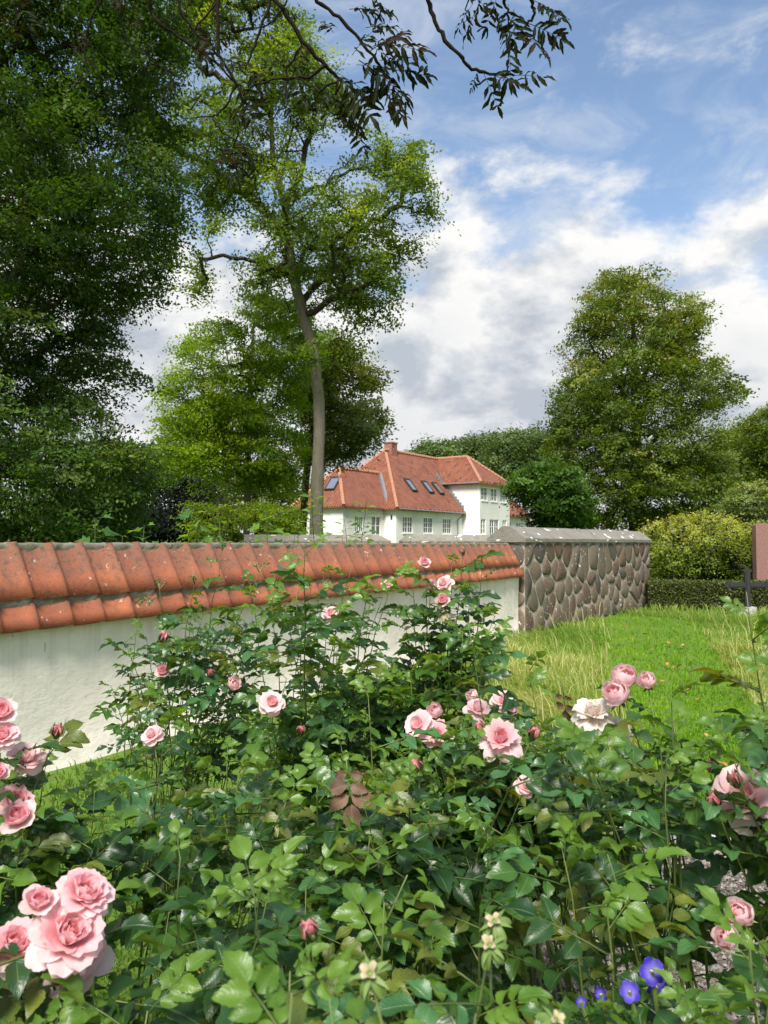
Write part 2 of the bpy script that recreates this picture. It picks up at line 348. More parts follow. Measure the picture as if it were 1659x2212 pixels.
# ------------------------------------------------------------------ garden wall with tiles
WD = Vector((.516, .856, 0)).normalized(); WN = Vector((WD.y, -WD.x, 0)); ZV = Vector((0, 0, 1))
WA = Vector((-2.24, 4.98, 0)); SL0, SL1 = -1.9, 8.60
def wp(s, n, z): return WA + WD * s + WN * n + ZV * z
wall = empty('garden_wall', wp(SL0, -.17, 0), 'low whitewashed wall capped with two rows of red clay tiles', 'wall')
o0 = wall.location.copy()
def onwall(name, mb, mat, smooth=False):
    return mb.build(name, mat, wall, smooth)
mb = MB(o0); ns = 60; rows = [0, .08, .3, .6, .85, 1.02]; vs = []
for i in range(ns + 1):
    s = SL0 + (SL1 - SL0) * i / ns
    for z in rows: vs.append(wp(s, .012 * math.sin(s * 2.1 + z * 3) + .010 * math.sin(s * 5.3 - z * 6) + (.03 if z == 0 else 0), z))
nr = len(rows); mb.add(vs, [(i * nr + j, (i + 1) * nr + j, (i + 1) * nr + j + 1, i * nr + j + 1) for i in range(ns) for j in range(nr - 1)])
mb.add([wp(SL1, 0, 0), wp(SL1, -.34, 0), wp(SL1, -.34, 1.02), wp(SL1, -.17, 1.44), wp(SL1, 0, 1.02)], [(0, 1, 2, 3, 4)])
mb.add([wp(SL0, -.34, 0), wp(SL1, -.34, 0), wp(SL1, -.34, 1.02), wp(SL0, -.34, 1.02)], [(3, 2, 1, 0)])
onwall('plaster_face', mb, m_plaster, True)
RIDGE_N, EAVE_N, RZ, EZ = -.165, .085, 1.462, .945
UPV = (WN * (RIDGE_N - EAVE_N) + ZV * (RZ - EZ)); SLOPE = UPV.length; UPV.normalize(); TNV = WD.cross(UPV)
TW = .255
PROF = [(0, .010), (.10, .004), (.30, .001), (.52, .004), (.70, .013), (.83, .025), (.93, .034), (1.01, .035), (1.06, .020)]
def prof(f):
    f = f % 1.0
    for (a, ha), (b, hb) in zip(PROF, PROF[1:]):
        if a <= f <= b: return ha + (hb - ha) * (f - a) / (b - a)
    return .03
def tile_mesh(name, L, lift, jit):
    r_ = random.Random(jit); mb = MB(); n = len(PROF); vs = []
    for y in (0, .35 * L, .7 * L, L):
        for k, (x, h) in enumerate(PROF):
            yy = y + (r_.uniform(-.003, .003) if y == 0 else 0)
            vs.append((x * TW, yy, h + lift * (1 - y / L)))
    for x, h in PROF: vs.append((x * TW, .002, h + lift - .016))
    fs = [(j * n + k, j * n + k + 1, (j + 1) * n + k + 1, (j + 1) * n + k) for j in range(3) for k in range(n - 1)]
    fs += [(4 * n + k, 4 * n + k + 1, k + 1, k) for k in range(n - 1)]
    mb.add(vs, fs)
    b = len(mb.v); e = [(PROF[-1][0] * TW, y, PROF[-1][1] + lift * (1 - y / L)) for y in (0, L)]
    mb.add([e[0], e[1], (e[1][0], e[1][1], e[1][2] - .016), (e[0][0], e[0][1], e[0][2] - .016)], [(0, 3, 2, 1)])
    me = mb.mesh(name, m_tile, True); return me
LOW = .19
T_up = [tile_mesh('upper_tile', SLOPE - LOW + .03, .034, k) for k in range(3)]
T_lo = [tile_mesh('lower_tile', LOW + .06, .012, 10 + k) for k in range(3)]
rot = Matrix((WD, UPV, TNV)).transposed().to_4x4()
nt_ = int((SL1 - SL0) / TW)
for row in range(2):
    for i in range(nt_):
        s = SL0 + i * TW; base = wp(s, EAVE_N, EZ) + UPV * ((LOW if row else 0) + rnd.uniform(-.006, .006))
        me = (T_up if row else T_lo)[rnd.randrange(3)]
        link('roof_tile', me, wall, Matrix.Translation(base - o0) @ rot @ Matrix.Rotation(R(rnd.uniform(-.8, .8)), 4, 'Z') @ Matrix.Rotation(R(rnd.uniform(-.7, .7)), 4, 'X'))
mb = MB(o0); vs = []; N_ = nt_ * 8
for i in range(N_ + 1):
    s = SL0 + i * TW / 8; h = prof(i / 8)
    for dy, dz in ((-.034, .002), (-.012, .018), (.012, .034)): vs.append(wp(s, EAVE_N, EZ) + UPV * (LOW + dy + rnd.uniform(-.004, .004)) + TNV * (h + dz + rnd.uniform(-.004, .002)))
mb.add(vs, [(i * 3 + j, (i + 1) * 3 + j, (i + 1) * 3 + j + 1, i * 3 + j + 1) for i in range(N_) for j in range(2)])
onwall('mortar_fillet', mb, m_mortar, True)
mb = MB(o0); vs = []; sec = [(-.150, 1.43), (-.145, 1.466), (-.148, 1.488), (-.165, 1.503), (-.22, 1.49), (-.25, 1.46), (-.34, 1.3)]
for i in range(N_ + 1):
    s = SL0 + i * TW / 8
    for k, (n_, z) in enumerate(sec): vs.append(wp(s, n_ + (.55 * prof(i / 8) - .01 if k == 1 else 0) + rnd.uniform(-.006, .006), z + rnd.uniform(-.004, .004) + (.25 * prof(i / 8) - .006 if k == 1 else 0)))
m_ = len(sec); mb.add(vs, [(i * m_ + j, (i + 1) * m_ + j, (i + 1) * m_ + j + 1, i * m_ + j + 1) for i in range(N_) for j in range(m_ - 1)])
onwall('ridge_mortar', mb, m_mortar, True)
mb = MB(o0); mb.box8([wp(s, n_, z) for s, n_, z in ((SL0, -.16, .9), (SL1 - .02, -.16, .9), (SL1 - .02, -.33, .9), (SL0, -.33, .9), (SL0, -.16, 1.46), (SL1 - .02, -.16, 1.46), (SL1 - .02, -.33, 1.28), (SL0, -.33, 1.28))]); onwall('wall_core', mb, m_mortar)
# rough slab course along the foot of the wall
def lump(mb, c, ax, ay, az, seed, drop=.0, nseg=9):
    r_ = random.Random(seed); ring = []
    for k in range(nseg):
        t = 2 * math.pi * k / nseg; q = r_.uniform(.85, 1.08); cs, sn = math.cos(t), math.sin(t)
        e = .55; ring.append((math.copysign(abs(cs) ** e, cs) * q, math.copysign(abs(sn) ** e, sn) * q))
    vs = [c + ax * x + ay * y for x, y in ring] + [c + ax * x * .93 + ay * y * .93 + az * r_.uniform(.75, .95) for x, y in ring] + [c + ax * x * .62 + ay * y * .62 + az * r_.uniform(.95, 1.12) for x, y in ring] + [c + az * r_.uniform(1.0, 1.15)]
    n = nseg; fs = [(l * n + k, l * n + (k + 1) % n, (l + 1) * n + (k + 1) % n, (l + 1) * n + k) for l in range(2) for k in range(n)] + [(2 * n + k, 2 * n + (k + 1) % n, 3 * n) for k in range(n)]
    mb.add(vs, fs)
s = 3.2
while s < SL1 - .1:
    L = rnd.uniform(.22, .4); mb = MB(o0); lump(mb, wp(s + L / 2, .16 + rnd.uniform(-.02, .02), 0), WD * (L / 2 - .008), WN * .11, ZV * rnd.uniform(.03, .06), rnd.random())
    onwall('footing_slab', mb, m_edge if rnd.random() < .35 else m_wmortar); s += L

# ------------------------------------------------------------------ field stone walls
def clip(poly, nx, ny, d):
    out = []
    for i in range(len(poly)):
        a, b = poly[i], poly[(i + 1) % len(poly)]; da, db = a[0] * nx + a[1] * ny - d, b[0] * nx + b[1] * ny - d
        if da <= 0: out.append(a)
        if da * db < 0: t = da / (da - db); out.append((a[0] + (b[0] - a[0]) * t, a[1] + (b[1] - a[1]) * t))
    return out
def stone_face(parent, org, dx, dn, L, hgt, sw, sh, seed, off):
    """separate field stones set in mortar on one face: dx along, dn outwards"""
    r_ = random.Random(seed); nr = max(1, round(hgt / sh)); seeds = []
    for j in range(nr):
        nc = max(1, round(L / sw)); 
        for i in range(nc): seeds.append(((i + .5 + (.5 if j % 2 else 0) * .9 + r_.uniform(-.42, .42)) * L / nc, (j + .5 + r_.uniform(-.40, .40)) * hgt / nr))
    seeds = [q for q in seeds if r_.random() > .14]
    k_ = sw / sh
    for a in seeds:
        p = [(0, 0), (L, 0), (L, hgt), (0, hgt)]
        for b in seeds:
            if a is b or abs(a[0] - b[0]) > sw * 3 or abs(a[1] - b[1]) > sh * 3: continue
            nx_, ny_ = b[0] - a[0], b[1] - a[1]; l = math.hypot(nx_, ny_); nx_ /= l; ny_ /= l
            p = clip(p, nx_, ny_, (a[0] + b[0]) / 2 * nx_ + (a[1] + b[1]) / 2 * ny_ - r_.uniform(.006, .022))
            if len(p) < 3: break
        if len(p) < 3: continue
        for _ in range(2):
            q = []; ca = .78 if _ == 0 else .75
            for i in range(len(p)):
                A, B = p[i], p[(i + 1) % len(p)]
                q += [(A[0] * ca + B[0] * (1 - ca), A[1] * ca + B[1] * (1 - ca)), (A[0] * (1 - ca) + B[0] * ca, A[1] * (1 - ca) + B[1] * ca)]
            p = q
            if len(p) > 16: break
        cx = sum(x for x, _ in p) / len(p); cy = sum(y for _, y in p) / len(p); bul = r_.uniform(.014, .030)
        mb = MB(off); n = len(p); vs = []
        for sc, d in ((1, -.02), (.97, .008), (.84, bul)):
            tx, ty = r_.uniform(-.02, .02), r_.uniform(-.02, .02)
            for x, y in p: vs.append(org + dx * (cx + (x - cx) * sc) + ZV * (cy + (y - cy) * sc) + dn * (d + (r_.uniform(-.006, .006) if d > 0 else 0)))
        vs.append(org + dx * cx + ZV * cy + dn * (bul + r_.uniform(-.01, .012)))
        fs = [(l * n + k, l * n + (k + 1) % n, (l + 1) * n + (k + 1) % n, (l + 1) * n + k) for l in range(2) for k in range(n)] + [(2 * n + k, 2 * n + (k + 1) % n, 3 * n) for k in range(n)]
        mb.add(vs, fs); mb.build('stone', m_stone, parent, True)
def coping(parent, org, dx, dn, L, T, z0, h, off, seg, hip0=0.0, hip1=0.0):
    """gabled coping blocks; dn points out of the front face, T is wall thickness"""
    r_ = random.Random(int(L * 100)); n = max(1, round(L / seg)); e = .05
    for i in range(n):
        a = L * i / n + (.006 if i else -e); b = L * (i + 1) / n - (.006 if i < n - 1 else -e)
        ha = hip0 if i == 0 else 0; hb = hip1 if i == n - 1 else 0
        def q(s, t, z): return org + dx * s + dn * t + ZV * (z + r_.uniform(-.006, .006))
        vs = [q(a, e, z0), q(b, e, z0), q(b, -T - e, z0), q(a, -T - e, z0), q(a, e, z0 + .06), q(b, e, z0 + .06), q(b, -T - e, z0 + .06), q(a, -T - e, z0 + .06),
              q(a + ha, -T * .38, z0 + h), q(b - hb, -T * .38, z0 + h), q(b - hb, -T * .62, z0 + h), q(a + ha, -T * .62, z0 + h)]
        mb = MB(off); mb.add(vs, [(0, 3, 2, 1), (0, 1, 5, 4), (1, 2, 6, 5), (2, 3, 7, 6), (3, 0, 4, 7), (4, 5, 9, 8), (5, 6, 10, 9), (6, 7, 11, 10), (7, 4, 8, 11), (8, 9, 10, 11)])
        mb.build('coping_block', m_cope, parent)
SA = wp(SL1 + .04, .10, 0); SB = Vector((6.25, 17.7, 0)); SD = (SB - SA); SLEN = SD.length; SD.normalize(); SN = Vector((SD.y, -SD.x, 0))
sw_ = empty('stone_wall', SA, 'brown field stone wall with grey gabled coping, where the tiled wall ends', 'wall')
T = .62; mb = MB(SA); c8 = lambda o, dx, dn, L, T, z: [o, o + dx * L, o + dx * L - dn * T, o - dn * T, o + ZV * z, o + dx * L + ZV * z, o + dx * L - dn * T + ZV * z, o - dn * T + ZV * z]
mb.box8(c8(SA, SD, SN, SLEN, T, 1.52)); mb.build('mortar_core', m_wmortar, sw_)
stone_face(sw_, SA, SD, SN, SLEN, 1.5, .40, .31, 3, SA)
stone_face(sw_, SA - SN * T, SN, -SD, T, 1.5, .32, .34, 5, SA)
coping(sw_, SA, SD, SN, SLEN, T, 1.515, .26, SA, 1.15, .0, .0)
# the two walls farther back, either side of an opening
for (ua, ub, y0, lab, hp) in ((872, 1100, 26.5, 'far stone wall with grey coping in front of the white house windows', (.25, 0)), (530, 842, 25.5, 'far stone wall with grey coping beside the tall tree trunk', (0, .45))):
    a = at(ua, 1173, y0); b = at(ub, 1173, y0 + .8); a.z = b.z = gz(26) ; d = b - a; L = d.length; d.normalize(); n = Vector((d.y, -d.x, 0))
    w = empty('stone_wall', a, lab, 'wall'); top = 1.52 - a.z
    mb = MB(a); mb.box8(c8(a - ZV * .5, d, n, L, .5, top + .5)); mb.build('mortar_core', m_wmortar, w)
    stone_face(w, a, d, n, L, top, .4, .36, 8, a)
    coping(w, a, d, n, L, .5, top, .27, a, 1.6, *hp)

# ------------------------------------------------------------------ house
HC = Vector((.96, 60, 0)); E1 = Vector((.57, .82, 0)).normalized(); E2 = Vector((-E1.y, E1.x, 0))
def hp(t, w, z): return HC + E1 * t + E2 * w + ZV * (z + H)
house = empty('house', hp(0, 0, -.6), 'white house with orange hipped tile roofs and small-paned windows', 'house'); ho = house.location.copy()
GZ = -.8
def facade(mb, f, L, z0, z1, ops, nrm):
    """f(s, depth, z); wall face with recessed openings"""
    ss = sorted({0, L, *[o[0] for o in ops], *[o[1] for o in ops]}); zs = sorted({z0, z1, *[o[2] for o in ops], *[o[3] for o in ops]})
    for a, b in zip(ss, ss[1:]):
        for c, d in zip(zs, zs[1:]):
            if any(o[0] <= a and b <= o[1] and o[2] <= c and d <= o[3] for o in ops): continue
            mb.add([f(a, 0, c), f(b, 0, c), f(b, 0, d), f(a, 0, d)], [(0, 1, 2, 3)])
    for a, b, c, d in ops:
        D = .14
        mb.add([f(a, 0, c), f(b, 0, c), f(b, 0, d), f(a, 0, d), f(a, D, c), f(b, D, c), f(b, D, d), f(a, D, d)], [(0, 4, 5, 1), (1, 5, 6, 2), (2, 6, 7, 3), (3, 7, 4, 0)])
def bx(mb, f, a, b, d0, d1, c, d): mb.box8([f(a, d0, c), f(b, d0, c), f(b, d1, c), f(a, d1, c), f(a, d0, d), f(b, d0, d), f(b, d1, d), f(a, d1, d)])
def window(f, a, b, c, d, nx, nz, name='window'):
    mb = MB(ho); fr = .075
    for x0, x1, z0, z1 in ((a, b, c, c + fr), (a, b, d - fr, d), (a, a + fr, c + fr, d - fr), (b - fr, b, c + fr, d - fr)): bx(mb, f, x0, x1, .04, .125, z0, z1)
    mid = (a + b) / 2; bx(mb, f, mid - .05, mid + .05, .045, .12, c + fr, d - fr)
    for h0, h1 in ((a + fr, mid - .05), (mid + .05, b - fr)):
        for i in range(1, nx): x = h0 + (h1 - h0) * i / nx; bx(mb, f, x - .02, x + .02, .06, .11, c + fr, d - fr)
        for j in range(1, nz): z = c + fr + (d - c - 2 * fr) * j / nz; bx(mb, f, h0, h1, .062, .108, z - .02, z + .02)
    w = mb.build(name, m_white, house)
    for h0, h1 in ((a + fr, mid - .05), (mid + .05, b - fr)):
        mb = MB(ho); bx(mb, f, h0, h1, .09, .10, c + fr, d - fr); mb.build('pane', m_glass, w)
    if name == 'window':
        mb = MB(ho); bx(mb, f, a - .06, b + .06, -.06, .05, c - .09, c - .005); mb.build('sill', m_white, w)
EAVE = 3.05
f_main = lambda s, d, z: hp(s, d, z); f_mleft = lambda s, d, z: hp(d, 9 - s, z)
f_wing = lambda s, d, z: hp(11 + s, -1.77 + d, z); f_wleft = lambda s, d, z: hp(11 + d, 8 - s, z)
f_low = lambda s, d, z: hp(-5.43 + s, 1.16 + d, z); f_lleft = lambda s, d, z: hp(-5.43 + d, 5.6 - s, z)
mw = [(.97, 2.5), (4.18, 5.72), (7.4, 8.92), (20.2, 21.4), (22.6, 23.8)]
ops = [(a, b, .82, 2.2) for a, b in mw]
mb = MB(ho); facade(mb, f_main, 26, GZ, EAVE, ops, -E2)
facade(mb, f_mleft, 9, GZ, EAVE, [], -E1)
mb.add([hp(26, 0, GZ), hp(26, 9, GZ), hp(26, 9, EAVE), hp(26, 0, EAVE)], [(0, 1, 2, 3)]); mb.add([hp(26, 9, GZ), hp(0, 9, GZ), hp(0, 9, EAVE), hp(26, 9, EAVE)], [(0, 1, 2, 3)])
mb.build('main_wall', m_hwall, house)
for a, b, c, d in ops: window(f_main, a, b, c, d, 2, 3)
WE = 5.66; WL = 6.25
wops = [(a, b, 3.9, 5.14) for a, b in ((.3, 1.55), (2.25, 3.55), (4.25, 5.55))] + [(.25, 1.2, .8, 2.2), (2.0, 3.9, .2, 2.2), (4.7, 5.6, .8, 2.2)]
mb = MB(ho); facade(mb, f_wing, WL, GZ, WE, wops, -E2); facade(mb, f_wleft, 9.77, GZ, WE, [], -E1)
mb.add([hp(11 + WL, -1.77, GZ), hp(11 + WL, 8, GZ), hp(11 + WL, 8, WE), hp(11 + WL, -1.77, WE)], [(0, 1, 2, 3)])
mb.build('wing_wall', m_hwall, house)
for i, (a, b, c, d) in enumerate(wops): window(f_wing, a, b, c, d, 2 if i != 3 and i != 5 else 1, 3, 'window' if i != 4 else 'garden_door')
lops = [(1.5, 2.6, .8, 2.1), (3.7, 4.95, -.1, 2.15)]
mb = MB(ho); facade(mb, f_low, 5.43, GZ, EAVE, lops, -E2); facade(mb, f_lleft, 4.44, GZ, EAVE, [], -E1); mb.build('annex_wall', m_hwall, house)
window(f_low, *lops[0], 2, 3); window(f_low, *lops[1], 1, 3, 'front_door')
# roofs (each slope a slab with tile coordinates in metres)
def slope(mb, pts, e, th=.13):
    n = len(pts); nrm = (pts[1] - pts[0]).cross(pts[2] - pts[0]).normalized()
    if nrm.z < 0: pts = pts[::-1]; nrm = -nrm
    up = nrm.cross(e); 
    if up.z < 0: up = -up
    uv = [((p - HC).dot(e), (p - HC).dot(up)) for p in pts]
    low = [p - ZV * th for p in pts]
    mb.add(list(pts) + low, [tuple(range(n)), tuple(range(2 * n - 1, n - 1, -1))] + [(i, n + i, n + (i + 1) % n, (i + 1) % n) for i in range(n)], uv + uv)
sl = 5.3 / 4.5; ov = .38; ez = EAVE - ov * sl + .16; PK = EAVE + 5.25
mb = MB(ho)
A0, A1, A2, A3 = hp(-ov, -ov, ez), hp(26 + ov, -ov, ez), hp(26 + ov, 9 + ov, ez), hp(-ov, 9 + ov, ez); Pk0, Pk1 = hp(5.0, 4.5, PK), hp(21, 4.5, PK)
slope(mb, [A0, A1, Pk1, Pk0], E1); slope(mb, [A2, A3, Pk0, Pk1], E1); slope(mb, [A3, A0, Pk0], E2); slope(mb, [A1, A2, Pk1], E2)
main_roof = mb.build('main_roof', m_roof, house)
mb = MB(ho); wz = WE - .2; B0, B1 = hp(11 - ov, -1.77 - ov, wz), hp(11 + WL + ov, -1.77 - ov, wz); cw = 11 + WL / 2
Q0, Q1 = hp(cw, 1.17, PK + .02), hp(cw, 4.6, PK + .02); B2, B3 = hp(11 + WL + ov, 8, wz), hp(11 - ov, 8, wz); Q2 = hp(cw, 8, PK + .02)
slope(mb, [B0, B1, Q0], E1); slope(mb, [B3, B0, Q0, Q2], E2); slope(mb, [B1, B2, Q2, Q0], E2)
wing_roof = mb.build('wing_roof', m_roof, house)
mb = MB(ho); LZ = 5.95; ez2 = ez + .02
L0, L1, L2, L3 = hp(-5.43 - ov, 1.16 - ov, ez2), hp(.3, 1.16 - ov, ez2), hp(.3, 5.6 + ov, ez2), hp(-5.43 - ov, 5.6 + ov, ez2); R0, R1 = hp(-3.1, 3.38, LZ), hp(2.5, 3.38, LZ)
slope(mb, [L0, L1, R1, R0], E1); slope(mb, [L2, L3, R0, R1], E1); slope(mb, [L3, L0, R0], E2)
low_roof = mb.build('annex_roof', m_roof, house)
def ridge(a, b, parent, r=.15):
    mb = MB(ho); L = (b - a).length; n = max(2, int(L / .36)); pts = []; rr = []
    for i in range(n):
        p = a.lerp(b, i / n); q = a.lerp(b, (i + .93) / n); pts += [p, q]; rr += [r * 1.15, r * .88]
    mb.tube(pts, rr, 7); tag(mb.build('ridge_tiles', m_ridge, parent), kind='stuff')
for a, b, p in ((A0, Pk0, main_roof), (Pk0, Pk1, main_roof), (A3, Pk0, main_roof), (B0, Q0, wing_roof), (Q0, Q1, wing_roof), (B1, Q0, wing_roof), (L0, R0, low_roof), (L3, R0, low_roof), (R0, R1, low_roof)): ridge(a + ZV * .02, b + ZV * .02, p)
# lead valley and stepped flashing
mb = MB(ho); mb.tube([hp(2.42, 3.2, LZ - .1), hp(.1, .82, ez + .22)], [.17, .17], 6); mb.build('lead_valley', m_zinc, house)
mb = MB(ho)
for i in range(12):
    w = 0.0 + i * .24; z = EAVE + w * sl + .12; bx(mb, lambda s, d, zz: hp(s, d, zz), 10.86, 10.98, w - .15, w + .14, z - .05, z + .30)
mb.build('stepped_flashing', m_zinc, house)
# rafter ends, gutters, downpipe
mb = MB(ho); fI = lambda s, d, zz: hp(s, d, zz)
for i in range(15): bx(mb, fI, .3 + i * .72, .44 + i * .72, -.34, 0, ez - .12, ez + .12)
for i in range(10): bx(mb, fI, 11.15 + i * .66, 11.28 + i * .66, -1.77 - .34, -1.77, wz - .06, wz + .14)
for i in range(8): bx(mb, fI, -5.3 + i * .72, -5.16 + i * .72, .82, 1.16, ez - .1, ez + .12)
for i in range(6): bx(mb, fI, -5.75, -5.43, 1.3 + i * .7, 1.44 + i * .7, ez - .1, ez + .12)
for i in range(9): bx(mb, fI, 18 + i * .8, 18.14 + i * .8, -.34, 0, ez - .12, ez + .12)
tag(mb.build('rafter_ends', m_dark, house), kind='stuff')
mb = MB(ho); mb.tube([hp(0, -ov - .05, ez - .03), hp(10.8, -ov - .05, ez - .06)], [.06] * 2, 6); mb.tube([hp(11 - ov - .05, -1.9, wz), hp(11 - ov - .05, 2.4, wz + .02)], [.06] * 2, 6)
mb.build('gutter', m_zinc, house)
mb = MB(ho); mb.tube([hp(10.6, -ov - .03, ez - .1), hp(10.3, -.15, ez - .45), hp(9.95, -.1, ez - .7), hp(9.9, -.09, GZ)], [.06] * 4, 6); mb.build('downpipe', m_zinc, house)
# skylights
def skylight(t, w, parent, nu, nv, fslope):
    P0 = fslope(t, w); u = (fslope(t + .1, w) - P0).normalized(); v = (fslope(t, w + .1) - P0).normalized(); n = u.cross(v).normalized()
    if n.z < 0: n = -n
    q = lambda a, b, d: P0 + u * a + v * b + n * d
    mb = MB(ho); b8 = lambda a0, a1, b0, b1, d0, d1: mb.box8([q(a0, b0, d0), q(a1, b0, d0), q(a1, b1, d0), q(a0, b1, d0), q(a0, b0, d1), q(a1, b0, d1), q(a1, b1, d1), q(a0, b1, d1)])
    for a0, a1, b0, b1 in ((-nu, nu, -nv, -nv + .1), (-nu, nu, nv - .16, nv), (-nu, -nu + .1, -nv + .1, nv - .16), (nu - .1, nu, -nv + .1, nv - .16)): b8(a0, a1, b0, b1, 0, .13)
    s_ = mb.build('skylight', m_dark, parent); mb = MB(ho); mb.box8([q(a, b, d) for d in (.05, .09) for a, b in ((-nu + .1, -nv + .1), (nu - .1, -nv + .1), (nu - .1, nv - .16), (-nu + .1, nv - .16))]); mb.build('pane', m_sky_glass, s_)
fs_main = lambda t, w: hp(t, w, EAVE + .16 + w * sl)
for t in (4.45, 7.24, 9.05): skylight(t, 1.5, main_roof, .42, .72, fs_main)
skylight(3.0, 1.15, low_roof, .5, .7, lambda w, t: hp(-5.43 + t, w, EAVE + .2 + t * 1.18))
mb = MB(ho); bx(mb, fI, 5.4, 6.3, 4.1, 4.9, PK - .6, 8.95); bx(mb, fI, 5.35, 6.35, 4.05, 4.95, 8.95, 9.07); mb.build('chimney', m_brick, main_roof)
mb = MB(ho); bx(mb, fI, -.05, 0, .35, .5, 1.9, 2.25); mb.build('wall_lamp', m_dark, house)

# ------------------------------------------------------------------ trees
def in_poly(p, poly):
    x, y = p; c = False; j = len(poly) - 1
    for i in range(len(poly)):
        xi, yi = poly[i]; xj, yj = poly[j]
        if (yi > y) != (yj > y) and x < (xj - xi) * (y - yi) / (yj - yi) + xi: c = not c
        j = i
    return c
def edge_d(p, poly):
    P_ = np.array(poly, float); Q_ = np.roll(P_, -1, 0); p = np.array(p); d = Q_ - P_; t = np.clip(((p - P_) * d).sum(1) / (d * d).sum(1), 0, 1)
    return np.sqrt((((P_ + d * t[:, None]) - p) ** 2).sum(1)).min()
def leaf_quads(rg, c, d, n, size, aspect=.55, upbias=.8, cn=None):
    """rhombic leaves at centres c with growth directions d"""
    nrm = rg.normal(size=(n, 3)) * (.75 if cn is None else .32); nrm[:, 2] += upbias if cn is None else 0
    if cn is not None: nrm += cn
    nrm /= np.linalg.norm(nrm, axis=1)[:, None]
    ax = d + rg.normal(size=(n, 3)) * .7; ax -= nrm * (ax * nrm).sum(1)[:, None]; ax /= np.linalg.norm(ax, axis=1)[:, None] + 1e-9
    bx_ = np.cross(nrm, ax); l = (size * rg.uniform(.65, 1.3, n))[:, None]
    return np.stack([c - ax * l * .5, c + bx_ * l * aspect * .5 - nrm * l * .06, c + ax * l * .5 - nrm * l * .12, c - bx_ * l * aspect * .5 - nrm * l * .06], 1)
def tree(name, label, cat, poly, y0, dy, ncl, nleaf, lsize, R_, fmat, trunk, seed, group=None, limbs=(), bark=None, tint=(0, 1), gap=.0, flat=.35, droop=.15, bthin=.012, topless=False, tintdir=None):
    """trunk: list of (u, v, radius) at depth y0.  Crown: leaf sprays sampled in the crown outline, each joined to the skeleton by its own branch"""
    rg = np.random.default_rng(seed); r_ = random.Random(seed)
    pts = [at(u, v, y0) for u, v, _ in trunk]; rad = [r for _, _, r in trunk]
    if pts[0].z > gz(y0): pts.insert(0, Vector((pts[0].x, pts[0].y, gz(y0) - .1))); rad.insert(0, rad[0] * 1.25)
    root = empty(name, pts[0], label, cat, group); off = pts[0].copy(); bark = bark or m_bark
    mb = MB(off); fine = []; fr = []
    for i in range(len(pts) - 1):
        for k in range(5): 
            t = k / 5; p = pts[i].lerp(pts[i + 1], t); a = rad[i] + (rad[i + 1] - rad[i]) * t
            fine.append(p + Vector((r_.uniform(-1, 1), r_.uniform(-1, 1), 0)) * a * .10); fr.append(a * r_.uniform(.95, 1.06))
    fine.append(pts[-1]); fr.append(rad[-1])
    mb.tube(fine, fr, 10); mb.build('trunk', bark, root, True)
    nodes = [np.array(p) for p in fine]; par = [-1] + list(range(len(fine) - 1)); fixed = len(fine); first = max(1, len(fine) // 4)
    lr = {}
    for lb in limbs:
        lp = [at(u, v, y0 + d) for u, v, d in lb[0]]; k0 = int(np.argmin([np.linalg.norm(n - np.array(lp[0])) for n in nodes[:fixed]])); prev = k0; m = 0; tot = (len(lp) - 1) * 5
        for a, b in zip(lp, lp[1:]):
            for k in range(5):
                m += 1; p = a.lerp(b, (k + 1) / 5) + Vector((r_.uniform(-1, 1), r_.uniform(-1, 1), r_.uniform(-1, 1))) * .10
                nodes.append(np.array(p)); par.append(prev); prev = len(nodes) - 1; lr[prev] = lb[1] * (1 - .75 * m / tot)
    us = [p[0] for p in poly]; vs_ = [p[1] for p in poly]; cl = []; maxd = max(edge_d((r_.uniform(min(us), max(us)), r_.uniform(min(vs_), max(vs_))), poly) for _ in range(60))
    ph = [r_.uniform(0, 6) for _ in range(6)]; tries = 0; inset = R_ * F / y0 / K * .4
    while len(cl) < ncl and tries < ncl * 40:
        tries += 1; u = r_.uniform(min(us), max(us)); v = r_.uniform(min(vs_), max(vs_))
        if not in_poly((u, v), poly): continue
        q = at(u, v, y0); e = edge_d((u, v), poly)
        if e < inset * r_.uniform(.45, 1.1): continue
        e -= inset * .5
        oy = r_.uniform(-1, 1) * dy * min(1, .25 + e / (.5 * maxd)); 
        s_ = R_ * 2.4
        nz = math.sin(q.x / s_ + ph[0]) * math.sin(q.z / s_ * 1.3 + ph[1]) + .7 * math.sin((q.x + oy) / s_ * 1.9 + ph[2]) * math.sin(q.z / s_ * 2.1 + ph[3]) + .5 * math.sin(oy / s_ * 1.5 + ph[4])
        if nz < gap - r_.uniform(0, .9): continue
        cl.append((q.x, y0 + oy, q.z))
    cl = np.array(cl); sk = np.array(nodes); dmin = np.array([np.linalg.norm(sk - c, axis=1).min() for c in cl]); cl = cl[np.argsort(dmin)]
    cap = len(nodes) + 3 * len(cl) + 5; A = np.zeros((cap, 3)); A[:len(nodes)] = nodes; nn = len(nodes); pr = list(par); tips = []
    for c in cl:
        d = A[first:nn] - c; cost = np.sqrt((d * d).sum(1)) + .5 * np.maximum(0, d[:, 2]); b = first + int(np.argmin(cost)); prev = b; D = c - A[b]; L = np.linalg.norm(D)
        for f in (.45, 1.0):
            p = A[b] + D * f; 
            if f < 1: p = p + rg.normal(size=3) * L * .07 + np.array([0, 0, .08 * L])
            A[nn] = p; pr.append(prev); prev = nn; nn += 1
        tips.append((prev, b))
    cnt = np.zeros(nn)
    for k, _ in tips:
        cnt[k] += 1
    for i in range(nn - 1, -1, -1):
        if pr[i] >= 0 and pr[i] < i: cnt[pr[i]] += cnt[i]
    mb = MB(off)
